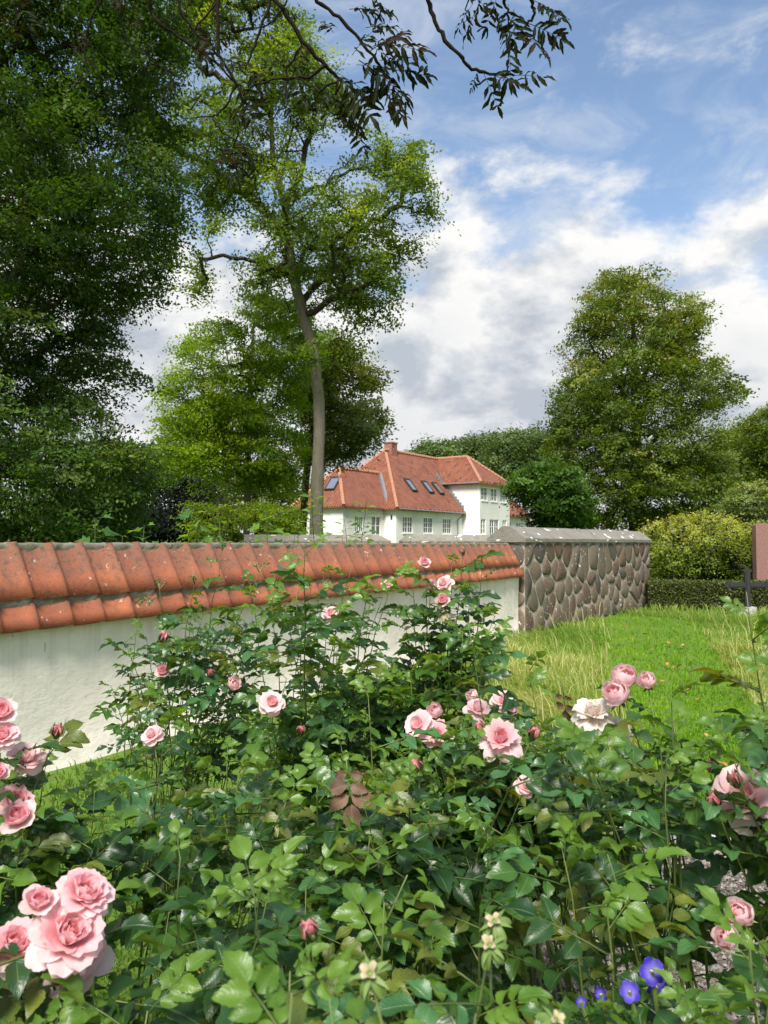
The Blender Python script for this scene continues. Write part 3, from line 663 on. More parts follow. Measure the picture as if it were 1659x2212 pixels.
    for i in range(fixed, nn):
        p = pr[i]
        ra = min(.12, bthin * math.sqrt(cnt[i] + .5)); rb = min(.14, bthin * math.sqrt(cnt[p] + .5)) if p >= fixed else ra * 1.2
        ra = max(ra, lr.get(i, 0)); rb = max(min(rb, ra * 1.5), lr.get(p, 0))
        mb.tube([Vector(A[p]), Vector(A[i])], [rb, ra], 4 if ra < .04 else 6, False)
    tag(mb.build('branches', bark if bark is not m_bark else m_darkbark, root, True), None, None, None, 'stuff')
    ti = np.array([k for k, _ in tips]); C_ = A[ti]; P_ = A[[pr[k] for k in ti]]; D_ = C_ - P_; D_[:, 2] -= droop * np.linalg.norm(D_, axis=1); D_ /= np.linalg.norm(D_, axis=1)[:, None] + 1e-9
    n = len(ti) * nleaf; ix = np.repeat(np.arange(len(ti)), nleaf); al = rg.uniform(-.9, .9, n)
    lat = rg.normal(size=(n, 3)) * R_ * .36; lat[:, 2] *= flat
    cc = C_[ix] + D_[ix] * (al * R_)[:, None] + lat; cc[:, 2] -= droop * R_ * (al ** 2) + droop * (lat[:, :2] ** 2).sum(1) / max(R_, .1)
    cn = rg.normal(size=(len(ti), 3)) * .45; cn[:, 2] += .75; cn += D_ * .25
    q = leaf_quads(rg, cc, D_[ix], n, lsize, cn=cn[ix])
    base_t = rg.beta(2, 2.4, len(ti)); tv = base_t[ix] * .86 + rg.random(n) * .14
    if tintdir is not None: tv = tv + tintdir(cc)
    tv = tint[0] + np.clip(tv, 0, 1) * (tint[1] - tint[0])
    tag(link('crown', np_mesh('crown', q - np.array(off), 4, fmat, tv), root), None, None, None, 'stuff'); return root
beech_poly = [(-150, -70), (400, -70), (390, 60), (355, 140), (375, 220), (345, 290), (395, 380), (385, 470), (335, 545), (325, 640), (270, 620), (215, 690), (225, 735), (300, 790), (285, 850), (205, 815), (240, 880), (280, 930), (320, 950), (340, 1000), (300, 1060), (300, 1100), (330, 1185), (-150, 1190)]
tree('beech_tree', 'huge dark green beech hanging down to the tiled wall at the left edge', 'tree', beech_poly, 19, 3.6, 2300, 120, .104, .58, fm_beech, [(-60, 1150, .5), (-50, 700, .42), (-30, 300, .3), (0, -50, .2)], 11, None, [], m_darkbark, (0, 1), -.30, .3, .3, .008)
ash_poly = [(390, -60), (650, -60), (655, 60), (700, 120), (760, 190), (800, 285), (870, 300), (925, 325), (915, 380), (955, 430), (962, 480), (930, 545), (885, 570), (870, 630), (880, 690), (830, 700), (790, 730), (760, 790), (700, 830), (640, 800), (600, 740), (560, 660), (500, 620), (440, 650), (380, 640), (375, 580), (315, 590), (345, 520), (395, 460), (380, 380), (345, 300), (395, 220), (360, 120)]
tree('ash_tree', 'tall ash with bare grey trunk and airy light green crown behind the wall', 'tree', ash_poly, 29, 4, 1150, 72, .14, .58, fm_ash, [(683, 1165, .27), (688, 1000, .235), (690, 880, .22), (680, 770, .21), (655, 680, .20), (635, 600, .19), (622, 520, .18), (615, 435, .15), (590, 355, .11), (585, 250, .08), (600, 120, .05), (590, -20, .03)], 12, None,
     [([(616, 435, 0), (640, 400, .3), (668, 300, .8), (690, 200, 1)], .10), ([(632, 600, 0), (600, 580, -.5), (560, 562, -1), (500, 555, -1.6), (430, 560, -2)], .11), ([(650, 660, 0), (700, 590, .6), (760, 510, 1), (810, 475, 1.6), (870, 440, 2)], .11), ([(655, 680, 0), (740, 640, -1), (820, 600, -1.6)], .07), ([(590, 355, 0), (520, 320, 1), (450, 300, 1.4)], .06), ([(622, 520, 0), (560, 450, 1.5), (480, 400, 2.2)], .06), ([(616, 440, 0), (700, 400, 1), (800, 350, 1.8), (880, 340, 2)], .07), ([(585, 250, 0), (500, 180, -1), (420, 140, -1.5)], .05)], m_bark, (0, 1), .56, .5, .2, .013)
mid_poly = [(500, 690), (560, 640), (660, 650), (700, 760), (670, 900), (665, 1000), (650, 1085), (570, 1060), (500, 1075), (440, 1090), (400, 1060), (345, 1030), (335, 950), (370, 890), (325, 900), (345, 850), (390, 800), (345, 815), (390, 750), (450, 700)]
tree('beech_tree', 'bright yellow-green young beech left of the tall ash trunk', 'tree', mid_poly, 36, 4, 900, 90, .155, .72, fm_mid, [(532, 1165, .16), (536, 1000, .14), (540, 850, .10), (548, 700, .05)], 13, None, [], None, (0, 1), .05, .3, .2, .009)
dk_poly = [(680, 700), (780, 740), (835, 790), (815, 850), (848, 920), (800, 970), (760, 1000), (700, 1010), (640, 1000), (640, 850)]
tree('beech_tree', 'brownish dark beech behind the ash trunk, left of the chimney', 'tree', dk_poly, 42, 4, 520, 62, .20, .85, fm_darkb, [(652, 1165, .22), (664, 1000, .2), (690, 850, .14), (720, 760, .06)], 14, None, [], m_darkbark, (0, 1), -.2, .35, .25)
tree('copper_beech', 'blackish copper beech low between the two green beeches', 'tree', [(150, 1000), (300, 955), (360, 975), (450, 1000), (470, 1175), (150, 1180)], 50, 4, 620, 60, .24, 1.0, fm_copper, [(300, 1165, .3), (310, 1000, .15)], 15, None, [], m_darkbark, (0, 1), -.9)
tree('shrub', 'yellow-green shrubbery standing low under the young beech', 'shrub', [(400, 1075), (480, 1090), (560, 1080), (660, 1095), (660, 1180), (390, 1180)], 33, 1.5, 230, 34, .13, .5, fm_mid, [(560, 1170, .05), (556, 1120, .03)], 16, None, [], m_darkbark, (.25, 1))  # tint range leaves out the darkest green
lime_poly = [(1255, 640), (1290, 595), (1350, 578), (1400, 588), (1440, 640), (1500, 655), (1515, 700), (1490, 755), (1540, 800), (1595, 855), (1555, 890), (1530, 910), (1560, 960), (1575, 1080), (1560, 1140), (1180, 1145), (1160, 1060), (1205, 1020), (1185, 940), (1200, 900), (1185, 850), (1225, 800), (1212, 740), (1250, 690)]
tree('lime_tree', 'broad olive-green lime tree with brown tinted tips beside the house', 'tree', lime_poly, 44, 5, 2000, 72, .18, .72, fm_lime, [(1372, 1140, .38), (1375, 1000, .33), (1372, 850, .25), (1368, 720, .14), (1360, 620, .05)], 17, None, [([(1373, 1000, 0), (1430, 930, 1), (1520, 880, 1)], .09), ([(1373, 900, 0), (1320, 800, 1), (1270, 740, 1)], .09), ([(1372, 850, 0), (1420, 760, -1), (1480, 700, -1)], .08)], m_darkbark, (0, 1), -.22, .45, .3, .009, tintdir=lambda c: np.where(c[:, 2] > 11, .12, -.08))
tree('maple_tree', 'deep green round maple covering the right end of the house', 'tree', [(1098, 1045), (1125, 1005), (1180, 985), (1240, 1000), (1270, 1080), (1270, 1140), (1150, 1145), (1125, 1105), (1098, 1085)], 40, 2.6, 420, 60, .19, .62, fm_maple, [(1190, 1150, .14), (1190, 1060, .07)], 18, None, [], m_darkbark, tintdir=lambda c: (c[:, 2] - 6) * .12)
for i, (pl, y, lab, fm_) in enumerate((
        ([(420, 1040), (500, 1010), (600, 1005), (700, 1030), (720, 1175), (400, 1175)], 75, 'dark low tree standing behind the young beech trunk', fm_darkb),
        ([(870, 985), (920, 950), (990, 955), (1020, 1040), (870, 1060)], 118, 'far green tree rising just right of the chimney', fm_wood),
        ([(960, 960), (1010, 945), (1080, 930), (1110, 1040), (960, 1060)], 124, 'far tree behind the middle of the house ridge', fm_wood),
        ([(1050, 960), (1100, 930), (1170, 920), (1210, 960), (1210, 1060), (1050, 1060)], 112, 'far tree behind the two storey wing roof', fm_wood),
        ([(1530, 960), (1570, 915), (1625, 930), (1660, 1000), (1660, 1080), (1530, 1080)], 80, 'dark tree right of the lime, behind the pale shrub', fm_darkb),
        ([(1590, 950), (1620, 890), (1680, 870), (1760, 900), (1770, 1090), (1600, 1080)], 66, 'sunlit yellowish tree at the right edge', fm_lime))):
    uc = sum(p[0] for p in pl) / len(pl); tree('tree', lab, 'tree', pl, y, 6, 380, 60, .36 * y / 100 + .06, 1.7 * y / 110, fm_, [(uc, 1150, .35), (uc, 1000, .2)], 30 + i, 'trees of the wood behind the house', [], m_darkbark, (0, 1), -.55, .5, .1, .03)
tree('shrub', 'pale lime-green round shrub in sun above the pink headstone', 'shrub', [(1565, 1080), (1600, 1040), (1680, 1030), (1780, 1060), (1790, 1150), (1570, 1150)], 36, 2.5, 380, 38, .15, .5, fm_pale, [(1640, 1160, .08), (1640, 1090, .04)], 41, None, [], m_darkbark, tintdir=lambda c: (c[:, 2] - 4.2) * .25)  # leaf tint lightens upwards, painting in the sun on the top
hedge = tree('hedge', 'loose sunlit yellow-green hedge at the end of the stone wall', 'hedge', [(1385, 1150), (1400, 1120), (1430, 1128), (1450, 1104), (1480, 1118), (1510, 1098), (1540, 1112), (1575, 1108), (1600, 1128), (1640, 1122), (1700, 1150), (1740, 1310), (1375, 1315), (1382, 1250)], 19.8, 1.3, 1700, 40, .062, .24, fm_hedge, [(1500, 1320, .05), (1500, 1220, .03)], 42, None, [], m_darkbark, (0, 1), -.4, .7, .35, tintdir=lambda c: (c[:, 2] - 1.1) * .55)  # leaf tint rises with height: the sunlit top is put into the colour
# clipped low hedge: a real box of leaves
def box_hedge(label, a, b, w, h, n, seed):
    rg = np.random.default_rng(seed); d = (b - a); L = d.length; d.normalize(); nn_ = Vector((d.y, -d.x, 0)); root = empty('clipped_hedge', a, label, 'hedge')
    mb = MB(a); mb.box8(c8(a + nn_ * (w / 2 - .06), d, nn_, L, w - .12, h - .06)); mb.build('twig_core', m_darkbark, root)
    s = rg.uniform(0, L, n); f = rg.random(n); top = f < .4
    off = np.where(top, rg.uniform(-w / 2, w / 2, n), np.where(f < .95, w / 2, -w / 2)) + rg.normal(size=n) * .03; z = np.where(top, h, rg.uniform(0, h, n)) + rg.normal(size=n) * .025
    c = np.array(d)[None] * s[:, None] + np.array(nn_)[None] * off[:, None]; c[:, 2] = z
    q = leaf_quads(rg, c, rg.normal(size=(n, 3)), n, .05, .6, .4)
    tag(link('foliage', np_mesh('foliage', q, 4, fm_box, rg.random(n)), root), None, None, None, 'stuff')
a = at(1395, 1173, 17.2); b = at(1800, 1173, 16.4); a.z = b.z = 0
box_hedge('low clipped dark hedge in front of the loose hedge', a, b, .6, .62, 15000, 3)

# ------------------------------------------------------------------ headstone and iron cross
a = at(1629, 1173, 18.3); hx = a.x
hs = empty('headstone', (hx, 18.3, 0), 'tall pink granite headstone at the right edge', 'headstone')
mb = MB((hx, 18.3, 0)); fr = [(0, .3), (1.0, .3), (1.0, 1.86), (.5, 2.0), (0, 1.86)]
fr = [(0, .25), (1.05, .25), (1.05, 1.90), (.9, 1.96), (.15, 1.985), (0, 1.93)]
n = len(fr); mb.add([(hx + x, 18.2, z) for x, z in fr] + [(hx + x, 18.4, z) for x, z in fr], [tuple(range(n)), tuple(range(2 * n - 1, n - 1, -1))] + [(i + 1 if i + 1 < n else 0, i, n + i, n + (i + 1) % n) for i in range(n)]); mb.build('slab', m_granite, hs)
mb = MB((hx, 18.3, 0)); mb.box8([Vector((hx + x, 18.3 + y, z)) for z in (0, .25) for x, y in ((-.1, -.2), (1.15, -.2), (1.15, .2), (-.1, .2))]); mb.build('plinth', m_granite, hs)
yc = 15.6; cp = at(1614, 1264, yc); cx, cz = cp.x, cp.z
cross = empty('grave_cross', (cx, yc, 0), 'black cast iron grave cross with lobed ends before the pink headstone', 'grave cross')
mb = MB((cx, yc, 0)); w_ = .055
def cbox(mb, x0, x1, z0, z1, y0, y1): mb.box8([Vector((cx + x, yc + y, z)) for z in (z0, z1) for x, y in ((x0, y0), (x1, y0), (x1, y1), (x0, y1))])
cbox(mb, -w_, w_, .18, cz + .30, -.03, .03); cbox(mb, -w_ * .6, w_ * .6, .2, cz + .27, -.045, -.03); mb.build('upright', m_iron, cross)
mb = MB((cx, yc, 0)); cbox(mb, -.40, -w_, cz - w_, cz + w_, -.029, .029); cbox(mb, w_, .40, cz - w_, cz + w_, -.029, .029); cbox(mb, -.38, -w_, cz - .03, cz + .03, -.044, -.029); cbox(mb, w_, .38, cz - .03, cz + .03, -.044, -.029); mb.build('crossbar', m_iron, cross)
def disc(mb, x, z, r, y0, y1, n=14):
    vs = [(cx + x + r * math.cos(2 * math.pi * k / n), yc + y, z + r * math.sin(2 * math.pi * k / n)) for y in (y0, y1) for k in range(n)]
    mb.add(vs, [tuple(range(n)), tuple(range(2 * n - 1, n - 1, -1))] + [(k, n + k, n + (k + 1) % n, (k + 1) % n) for k in range(n)])
for ex, ez_, dx, dz in ((0, cz + .30, 0, 1), (-.40, cz, -1, 0), (.40, cz, 1, 0)):
    mb = MB((cx, yc, 0)); disc(mb, ex + dx * .035, ez_ + dz * .035, .042, -.034, .034)
    for s_ in (-1, 1): disc(mb, ex + dz * s_ * .052 + dx * -.005, ez_ + dx * s_ * .052 - dz * .005, .034, -.0335, .0335)
    mb.build('lobed_end', m_iron, cross)
mb = MB((cx, yc, 0)); cbox(mb, -.14, .14, 0, .18, -.1, .1); mb.build('base_block', m_edge, cross)

# ------------------------------------------------------------------ grass, lawn path, gravel
def gpt(u, v):
    y = F * H / max(1.0, (v * K - 543)); return ((u * K - 384) / F * y, y)
PATH = [gpt(*p) for p in ((1385, 1340), (1412, 1360), (1432, 1420), (1462, 1500), (1500, 1560), (1560, 1640), (1600, 1750), (1640, 1880))]
def path_d(x, y):
    P_ = np.array(PATH); best = np.full(x.shape, 99.0)
    for a, b in zip(P_, P_[1:]):
        d = b - a; t = np.clip(((x - a[0]) * d[0] + (y - a[1]) * d[1]) / (d @ d), 0, 1); best = np.minimum(best, np.hypot(x - a[0] - d[0] * t, y - a[1] - d[1] * t))
    return best
WAn, WDn, WNn = np.array(WA)[:2], np.array(WD)[:2], np.array(WN)[:2]
def front_of_wall(x, y):
    q = np.stack([x, y], -1); a = (q - WAn) @ WNn; b = (q - np.array(SA)[:2]) @ np.array(SN)[:2]; s = (q - WAn) @ WDn
    return np.where(s < SL1, a, np.minimum(b, 9)) > .10
GB = (.78, 2.05, .62)      # gravel grave bed: centre and half size
def in_bed(x, y): return (np.abs(x - 1.44) < .90 + .04 * np.sin(y * 5)) & (y > 1.4) & (y < 3.74 - .22 * np.maximum(0, x - 1.3)) & (y < 2.7 + 1.6 * np.maximum(0, x - .5))
def blades(name, label, x, y, h, w, lean, tint, mat, seed, cat='grass'):
    rg = np.random.default_rng(seed); n = len(x); ang = rg.uniform(0, 2 * math.pi, n); la = rg.uniform(0, 2 * math.pi, n) if np.isscalar(lean) else lean[1]; le = (lean if np.isscalar(lean) else lean[0]) * rg.uniform(.3, 1.4, n)
    dx, dy = np.cos(ang) * w / 2, np.sin(ang) * w / 2; lx, ly = np.cos(la) * le * h, np.sin(la) * le * h
    z0 = np.zeros(n); b0 = np.stack([x - dx, y - dy, z0], 1); b1 = np.stack([x + dx, y + dy, z0], 1)
    m0 = np.stack([x - dx * .8 + lx * .3, y - dy * .8 + ly * .3, h * .62], 1); m1 = np.stack([x + dx * .8 + lx * .3, y + dy * .8 + ly * .3, h * .62], 1)
    tp = np.stack([x + lx, y + ly, h * (1 - .35 * np.minimum(le, 1.2) ** 2)], 1); t2 = tp + np.stack([dx * .2, dy * .2, z0], 1)
    q = np.concatenate([np.stack([b0, b1, m1, m0], 1), np.stack([m0, m1, t2, tp], 1)], 0)
    o = link(name, np_mesh(name, q, 4, mat, np.concatenate([tint, tint]))); tag(o, label, cat, None, 'stuff'); return o
rg = np.random.default_rng(5)
def scatter(n, x0, x1, y0, y1, p=1.0):
    t = rg.random(n); y = (y0 ** -p + t * (y1 ** -p - y0 ** -p)) ** (-1 / p); x = rg.uniform(x0, x1, n) * y; return x, y   # x0..x1 as slopes
x, y = scatter(230000, -.08, .75, 2.9, 18.5, .7); pdist = path_d(x, y)
pw = .38 + .03 * y; k = front_of_wall(x, y) & ~in_bed(x, y); tuft = np.sin(x * 2.1 + np.sin(y * 1.7) * 1.3) * np.sin(y * 1.9 + 1) + .5 * np.sin(x * 5.3 + y * 3.1)
long_ = k & (pdist > pw) & (rg.random(len(x)) < .55 + .3 * tuft)
dry = np.clip(.22 + .20 * tuft + rg.normal(size=len(x)) * .20 + .2 * ((y > 6) & (y < 11) & (pdist < 2.0)), 0, 1)
la = 2.2 + 1.4 * np.sin(x * 1.3 + y * .9) + rg.normal(size=len(x)) * .7
kk = long_; hh = (.11 + .06 * np.clip(tuft, -.6, 1) + .10 * rg.random(len(x)) ** 2) * np.clip(pdist / 1.0, .5, 1)
blades('long_grass', 'long uncut grass with blond seed stalks beside the mown path', x[kk], y[kk], hh[kk], .003 + .0008 * y[kk], (np.full(kk.sum(), 1.1), la[kk]), np.where(dry > .62, .75 + .25 * rg.random(len(x)), dry * .9)[kk], fm_grass, 6)
x2, y2 = scatter(90000, -.08, .75, 2.4, 18.5, .8); pd = path_d(x2, y2); k = front_of_wall(x2, y2) & ~in_bed(x2, y2) & (pd < .55 + .035 * y2)
blades('mown_grass', 'short bright green mown grass path', x2[k], y2[k], np.full(k.sum(), .035) + .02 * rg.random(k.sum()), .004 + .0012 * y2[k], .5, np.clip(.42 + .2 * rg.normal(size=k.sum()) + .25 * (np.sin(x2 * 3.1 + y2) * np.sin(y2 * 2.3 - x2))[k], 0, 1), fm_lawn, 7)
x3, y3 = scatter(60000, -.65, .6, .7, 5.5, .3); k = front_of_wall(x3, y3) & ~in_bed(x3, y3)
blades('turf', 'mossy turf and weeds under the rose bushes', x3[k], y3[k], .03 + .05 * rg.random(k.sum()) ** 2, .003 + .0012 * y3[k], .7, np.clip(.4 + .25 * rg.normal(size=k.sum()), 0, 1), fm_cover, 8)
# seed stalks
n = 260; xs_, ys_ = scatter(n * 3, .15, .6, 4.5, 15, .9); k = front_of_wall(xs_, ys_) & (path_d(xs_, ys_) > .6); xs_, ys_ = xs_[k][:n], ys_[k][:n]
blades('seed_stalks', 'thin straw coloured seed stalks standing in the long grass', xs_, ys_, .28 + .25 * rg.random(len(xs_)), .0035 + .0007 * ys_, (np.full(len(xs_), .6), 2.4 + rg.normal(size=len(xs_))), .9 + .1 * rg.random(len(xs_)), fm_grass, 9)
# gravel
mb = MB(); ring = [(.55, 1.4), (2.35, 1.4), (2.4, 2.4), (2.3, 3.35), (1.9, 3.62), (1.2, 3.78), (.7, 3.70), (.50, 2.6)]
mb.add([(x, y, .004) for x, y in ring], [tuple(range(len(ring)))]); tag(mb.build('gravel_bed', m_bed), 'gravel covered grave bed under the right hand roses', None, None, 'structure')
n = 26000; gx = rg.uniform(.5, 2.4, n); gy = rg.uniform(1.4, 3.8, n); sz = .006 + .008 * rg.random(n); k = in_bed(gx, gy); gx, gy, sz = gx[k], gy[k], sz[k]; n = len(gx)
oc = np.array([[1, 0, 0], [0, 1, 0], [-1, 0, 0], [0, -1, 0], [0, 0, .8], [0, 0, -.8]]); tri = [(0, 1, 4), (1, 2, 4), (2, 3, 4), (3, 0, 4)]
an = rg.uniform(0, 6.28, n); st = rg.uniform(.7, 1.3, (n, 1, 3)); v = oc[None] * st * sz[:, None, None]; c_, s_ = np.cos(an)[:, None], np.sin(an)[:, None]
v = np.stack([v[..., 0] * c_ - v[..., 1] * s_, v[..., 0] * s_ + v[..., 1] * c_, v[..., 2]], -1) + np.stack([gx, gy, .006 + .008 * rg.random(n)], -1)[:, None, :]
q = np.concatenate([v[:, list(t)] for t in tri], 0); tg = np.tile(rg.random(n), 4)
tag(link('gravel', np_mesh('gravel', q, 3, m_gravel, tg)), 'small mixed grey and brown gravel on the grave bed', 'gravel', None, 'stuff')
edge = [(1.12, 3.78), (1.39, 3.80), (1.66, 3.72), (1.93, 3.62), (2.18, 3.48), (2.34, 3.22), (2.38, 2.90), (.56, 1.42), (.86, 1.38), (1.14, 1.38), (.50, 1.72)]
elab = ['pale edging stone at the far left corner of the gravel bed', 'pale edging stone second along the far side of the gravel', 'pale edging stone midway along the far side of the gravel', 'pale edging stone fourth along the far side of the gravel', 'pale edging stone at the far right corner of the gravel bed', 'edging stone on the right side just before the far corner', 'edging stone on the right side lower than the corner one',
        'rough edging stone at the near left corner below the blue flowers', 'rough edging stone near the bottom right, beside the blue flowers', 'pale rough edging stone at the bottom right corner of the picture', 'edging stone on the left side of the gravel bed']
for i, (x, y) in enumerate(edge):
    mb = MB((x, y, 0)); al = Vector((1, 0, 0)) if i not in (5, 6, 10) else Vector((0, 1, 0)); lump(mb, Vector((x, y, -.02)), al * .122, Vector((-al.y, al.x, 0)) * .062, ZV * rnd.uniform(.085, .11), i + .5, 0, 11)
    o = mb.build('edging_stone', m_edge, None, False); o.location = (x, y, 0); tag(o, elab[i], 'stone', 'edging stones of the gravel bed')
# fallen leaves
mb = MB(); mb.add([(0, -.03, 0), (.018, -.01, .006), (.014, .015, .012), (0, .035, .008), (-.014, .015, .014), (-.018, -.01, .004), (0, 0, -.002)], [(0, 1, 6), (1, 2, 6), (2, 3, 6), (3, 4, 6), (4, 5, 6), (5, 0, 6)], [(.5, 0), (1, .3), (1, .6), (.5, 1), (0, .6), (0, .3), (.5, .5)]); flm = mb.mesh('fallen_leaf', m_fall, True)
fl = [gpt(u, v) for u, v in ((1415, 1385), (1440, 1395), (1470, 1400), (1390, 1375), (1450, 1450), (1462, 1445), (1438, 1442), (1480, 1500), (1500, 1520), (1425, 1480), (1550, 1660), (1490, 1640), (1520, 1600), (1405, 1410), (1350, 1360), (1330, 1400))] + [(-.75, 2.3), (-.5, 2.0), (-.62, 2.6), (-.9, 2.2), (-.3, 1.9)]
for x, y in fl:
    o = link('fallen_leaf', flm); o.location = (x, y, .05 if x > 0 else .035); o.rotation_euler = (rnd.uniform(-.4, .4), rnd.uniform(-.4, .4), rnd.uniform(0, 6)); s = rnd.uniform(.9, 1.5); o.scale = (s, s, s)
    tag(o, 'small brown fallen leaf lying on the grass', 'fallen leaf', 'fallen leaves on the grass')

# ------------------------------------------------------------------ saplings above the wall
def sapling(label, u, vtip, y, n, size, seed, kind='lobed', lean=0):
    r_ = random.Random(seed); rg = np.random.default_rng(seed); tip = at(u, vtip, y); b = Vector((tip.x - lean, tip.y, gz(y))); root = empty('sapling', b, label, 'sapling')
    mb = MB(b); pts = [b.lerp(tip, t) + Vector((math.sin(t * 5 + seed), 0, 0)) * .03 for t in np.linspace(0, 1, 9)]; mb.tube(pts, [.012 - .009 * t for t in np.linspace(0, 1, 9)], 5); mb.build('stem', m_cane if kind == 'lobed' else m_darkbark, root)
    for i in range(n):
        t = 1 - (i / n) * min(.9, .55 / max(.3, tip.z - b.z) + .15) if tip.z - b.z > .01 else 1; p = b.lerp(tip, t); a = i * 2.4 + r_.uniform(-.4, .4); d = Vector((math.cos(a), math.sin(a), r_.uniform(-.1, .5))).normalized(); L = size * r_.uniform(.7, 1.2) * (1 if t < .97 else .6)
        mb = MB(); outl = [(0, 0), (.22, .05), (.50, .12), (.34, .30), (.56, .58), (.27, .55), (.12, .72), (0, 1)] if kind == 'lobed' else [(0, 0), (.16, .12), (.26, .35), (.25, .6), (.13, .85), (0, 1)]
        full = outl + [(-x, yy) for x, yy in outl[-2:0:-1]]; c = len(full)
        mb.add([(x * L, yy * L, (abs(x) * .35 - yy * yy * .25) * L) for x, yy in full] + [(0, .45 * L, -.03 * L)], [(k, (k + 1) % c, c) for k in range(c)], [(.5 + x, yy) for x, yy in full] + [(.5, .45)])
        st = p + d * L * .5
        zr = Vector((r_.uniform(-.5, .5), r_.uniform(-.9, .1), 1)).normalized(); xr = d.cross(zr).normalized(); zr = xr.cross(d)
        M_ = Matrix((xr, d, zr)).transposed().to_4x4(); M_.translation = st - b
        o = link('leaf', mb.mesh('leaf', LEAFM[2 if r_.random() < .8 else 1], True), root, M_)
        mb = MB(b); mb.tube([p, st], [.003, .002], 4); mb.build('petiole', m_cane, o, True).matrix_parent_inverse = M_.inverted()
SAP = [('lobed maple sapling over the wall, left of the yellow weed', 212, 1118, 6.9, 13, 0.15), ('pale green sapling leaning over the wall beside the maple sapling', 315, 1135, 7.0, 12, 0.13), ('bright yellow-green weed on top of the tiled wall', 262, 1158, 6.7, 10, .06),
       ('sapling with dark leaves before the copper beech', 420, 1112, 7.9, 15, 0.16), ('sapling between the young beech trunk and copper beech', 470, 1128, 8.4, 13, 0.145), ('broad leaved sapling just left of the far coping', 575, 1108, 9.2, 17, 0.189)]
for i, sa in enumerate(SAP): sapling(*sa, 50 + i)
for i, sa in enumerate([('slender grey leaved sapling in front of the ash trunk', 676, 1062, 10.5, 34, 0.128), ('grey leaved sapling in front of the annex windows', 790, 1082, 12, 38, 0.143), ('short grey leaved sapling beside the ash foot', 640, 1130, 10.4, 20, 0.128), ('low leafy sapling in the gap between the far walls', 885, 1162, 14, 8, .14), ('wispy sapling reaching across the annex roof', 745, 1118, 11.5, 24, 0.12)]): sapling(*sa, 70 + i, 'plain', rnd.uniform(-.2, .2))

# ------------------------------------------------------------------ roses
def leaflet_mesh(seed, mat, rows=12, wid=.33, peak=.44, ser=.055, fold=.38, droop=.24, name='leaflet'):
    r_ = random.Random(seed); mb = MB(); cols = (-1, -.5, 0, .5, 1); vs = []; uv = []; tw = r_.uniform(-.25, .25); ph = r_.uniform(0, 6); dr = droop * r_.uniform(.3, 1.7); fo = fold * r_.uniform(.4, 1.4)
    for i in range(rows + 1):
        t = i / rows; w = wid * (math.sin(math.pi * t ** (math.log(.5) / math.log(peak))) ** .8 if 0 < t < 1 else 0); w = max(w, .004)
        for c in cols:
            ww = w * (1 + (ser if i % 2 else -ser)) if abs(c) == 1 else w
            z = abs(c) * ww * fo - dr * t * t + (.05 * abs(c)) * math.sin(t * 9 + ph + c) + tw * c * ww * t
            vs.append((c * ww, t + (-.02 if abs(c) == 1 and i % 2 == 0 and 0 < i < rows else 0), z)); uv.append((.5 + c * .5, t))
    n = 5; mb.add(vs, [(i * n + k, i * n + k + 1, (i + 1) * n + k + 1, (i + 1) * n + k) for i in range(rows) for k in range(4)], uv)
    return mb.mesh(name, mat, True)
LM = [[leaflet_mesh(100 + 10 * m + k, mt) for k in range(3)] for m, mt in enumerate(LEAFM)]
def leaf_plan(seed, pairs, wob=1):
    """leaflet placements of one pinnate leaf, rachis along +Y, unit = 0.10 m"""
    r_ = random.Random(seed); out = []; ys = [.42, .78] if pairs == 2 else [.3, .56, .82]
    def T(x, y, ang, sc, roll):
        return Matrix.Translation((x, y, -.10 * y * y)) @ Matrix.Rotation(-ang, 4, 'Z') @ Matrix.Rotation(roll, 4, 'Y') @ Matrix.Rotation(R(r_.uniform(-14, 6)), 4, 'X') @ Matrix.Scale(sc, 4)
    for j, yy in enumerate(ys):
        for s_ in (-1, 1): out.append(T(.03 * s_, yy + r_.uniform(-.02, .02), s_ * R(r_.uniform(54, 80)), (.36 + .09 * j) * r_.uniform(.85, 1.12), s_ * R(r_.uniform(-12, 22))))
    out.append(T(0, .98, R(r_.uniform(-10, 10)), .58 * r_.uniform(.88, 1.12), R(r_.uniform(-15, 15)))); return out
PLANS = [leaf_plan(k, 2 if k % 3 else 3) for k in range(6)]
def rachis_mesh(mat):
    mb = MB(); mb.tube([Vector((0, y, -.10 * y * y)) for y in (0, .3, .6, .98)], [.018, .015, .012, .008], 4); return mb.mesh('leaf', mat, True)
RACH = rachis_mesh(m_cane); COMP = {}
def comp_mesh(m, p):
    if (m, p) not in COMP:
        mb = MB()
        for k, T in enumerate(PLANS[p]):
            me = LM[m][k % 3]; uvl = {}
            ul = me.uv_layers[0].data
            for lp in me.loops: uvl[lp.vertex_index] = tuple(ul[lp.index].uv)
            mb.add([T @ v.co for v in me.vertices], [tuple(f.vertices) for f in me.polygons], [uvl[i] for i in range(len(me.vertices))])
        mb.tube([Vector((0, y, -.10 * y * y)) for y in (0, .3, .6, .98)], [.018, .015, .012, .008], 3)
        COMP[(m, p)] = mb.mesh('leaf', LEAFM[m], True)
    return COMP[(m, p)]
def frame(d, up):
    d = d.normalized(); x = d.cross(up)
    if x.length < 1e-3: x = d.orthogonal()
    x.normalize(); return Matrix((x, d, x.cross(d))).transposed().to_4x4()
def proj(p):
    yy = p.y * CT + (p.z - H) * ST; zz = (p.z - H) * CT - p.y * ST
    return (384 + F * p.x / yy) / K, (512 - F * zz / yy) / K
GAPS = [((1375, 1530, 1790, 1920), .12), ((1590, 1700, 1880, 2010), .3), ((1560, 1700, 2060, 2230), .45), ((330, 570, 1745, 1880), .5), ((1180, 1300, 1900, 1990), .5), ((1280, 1440, 2065, 2165), .35)]
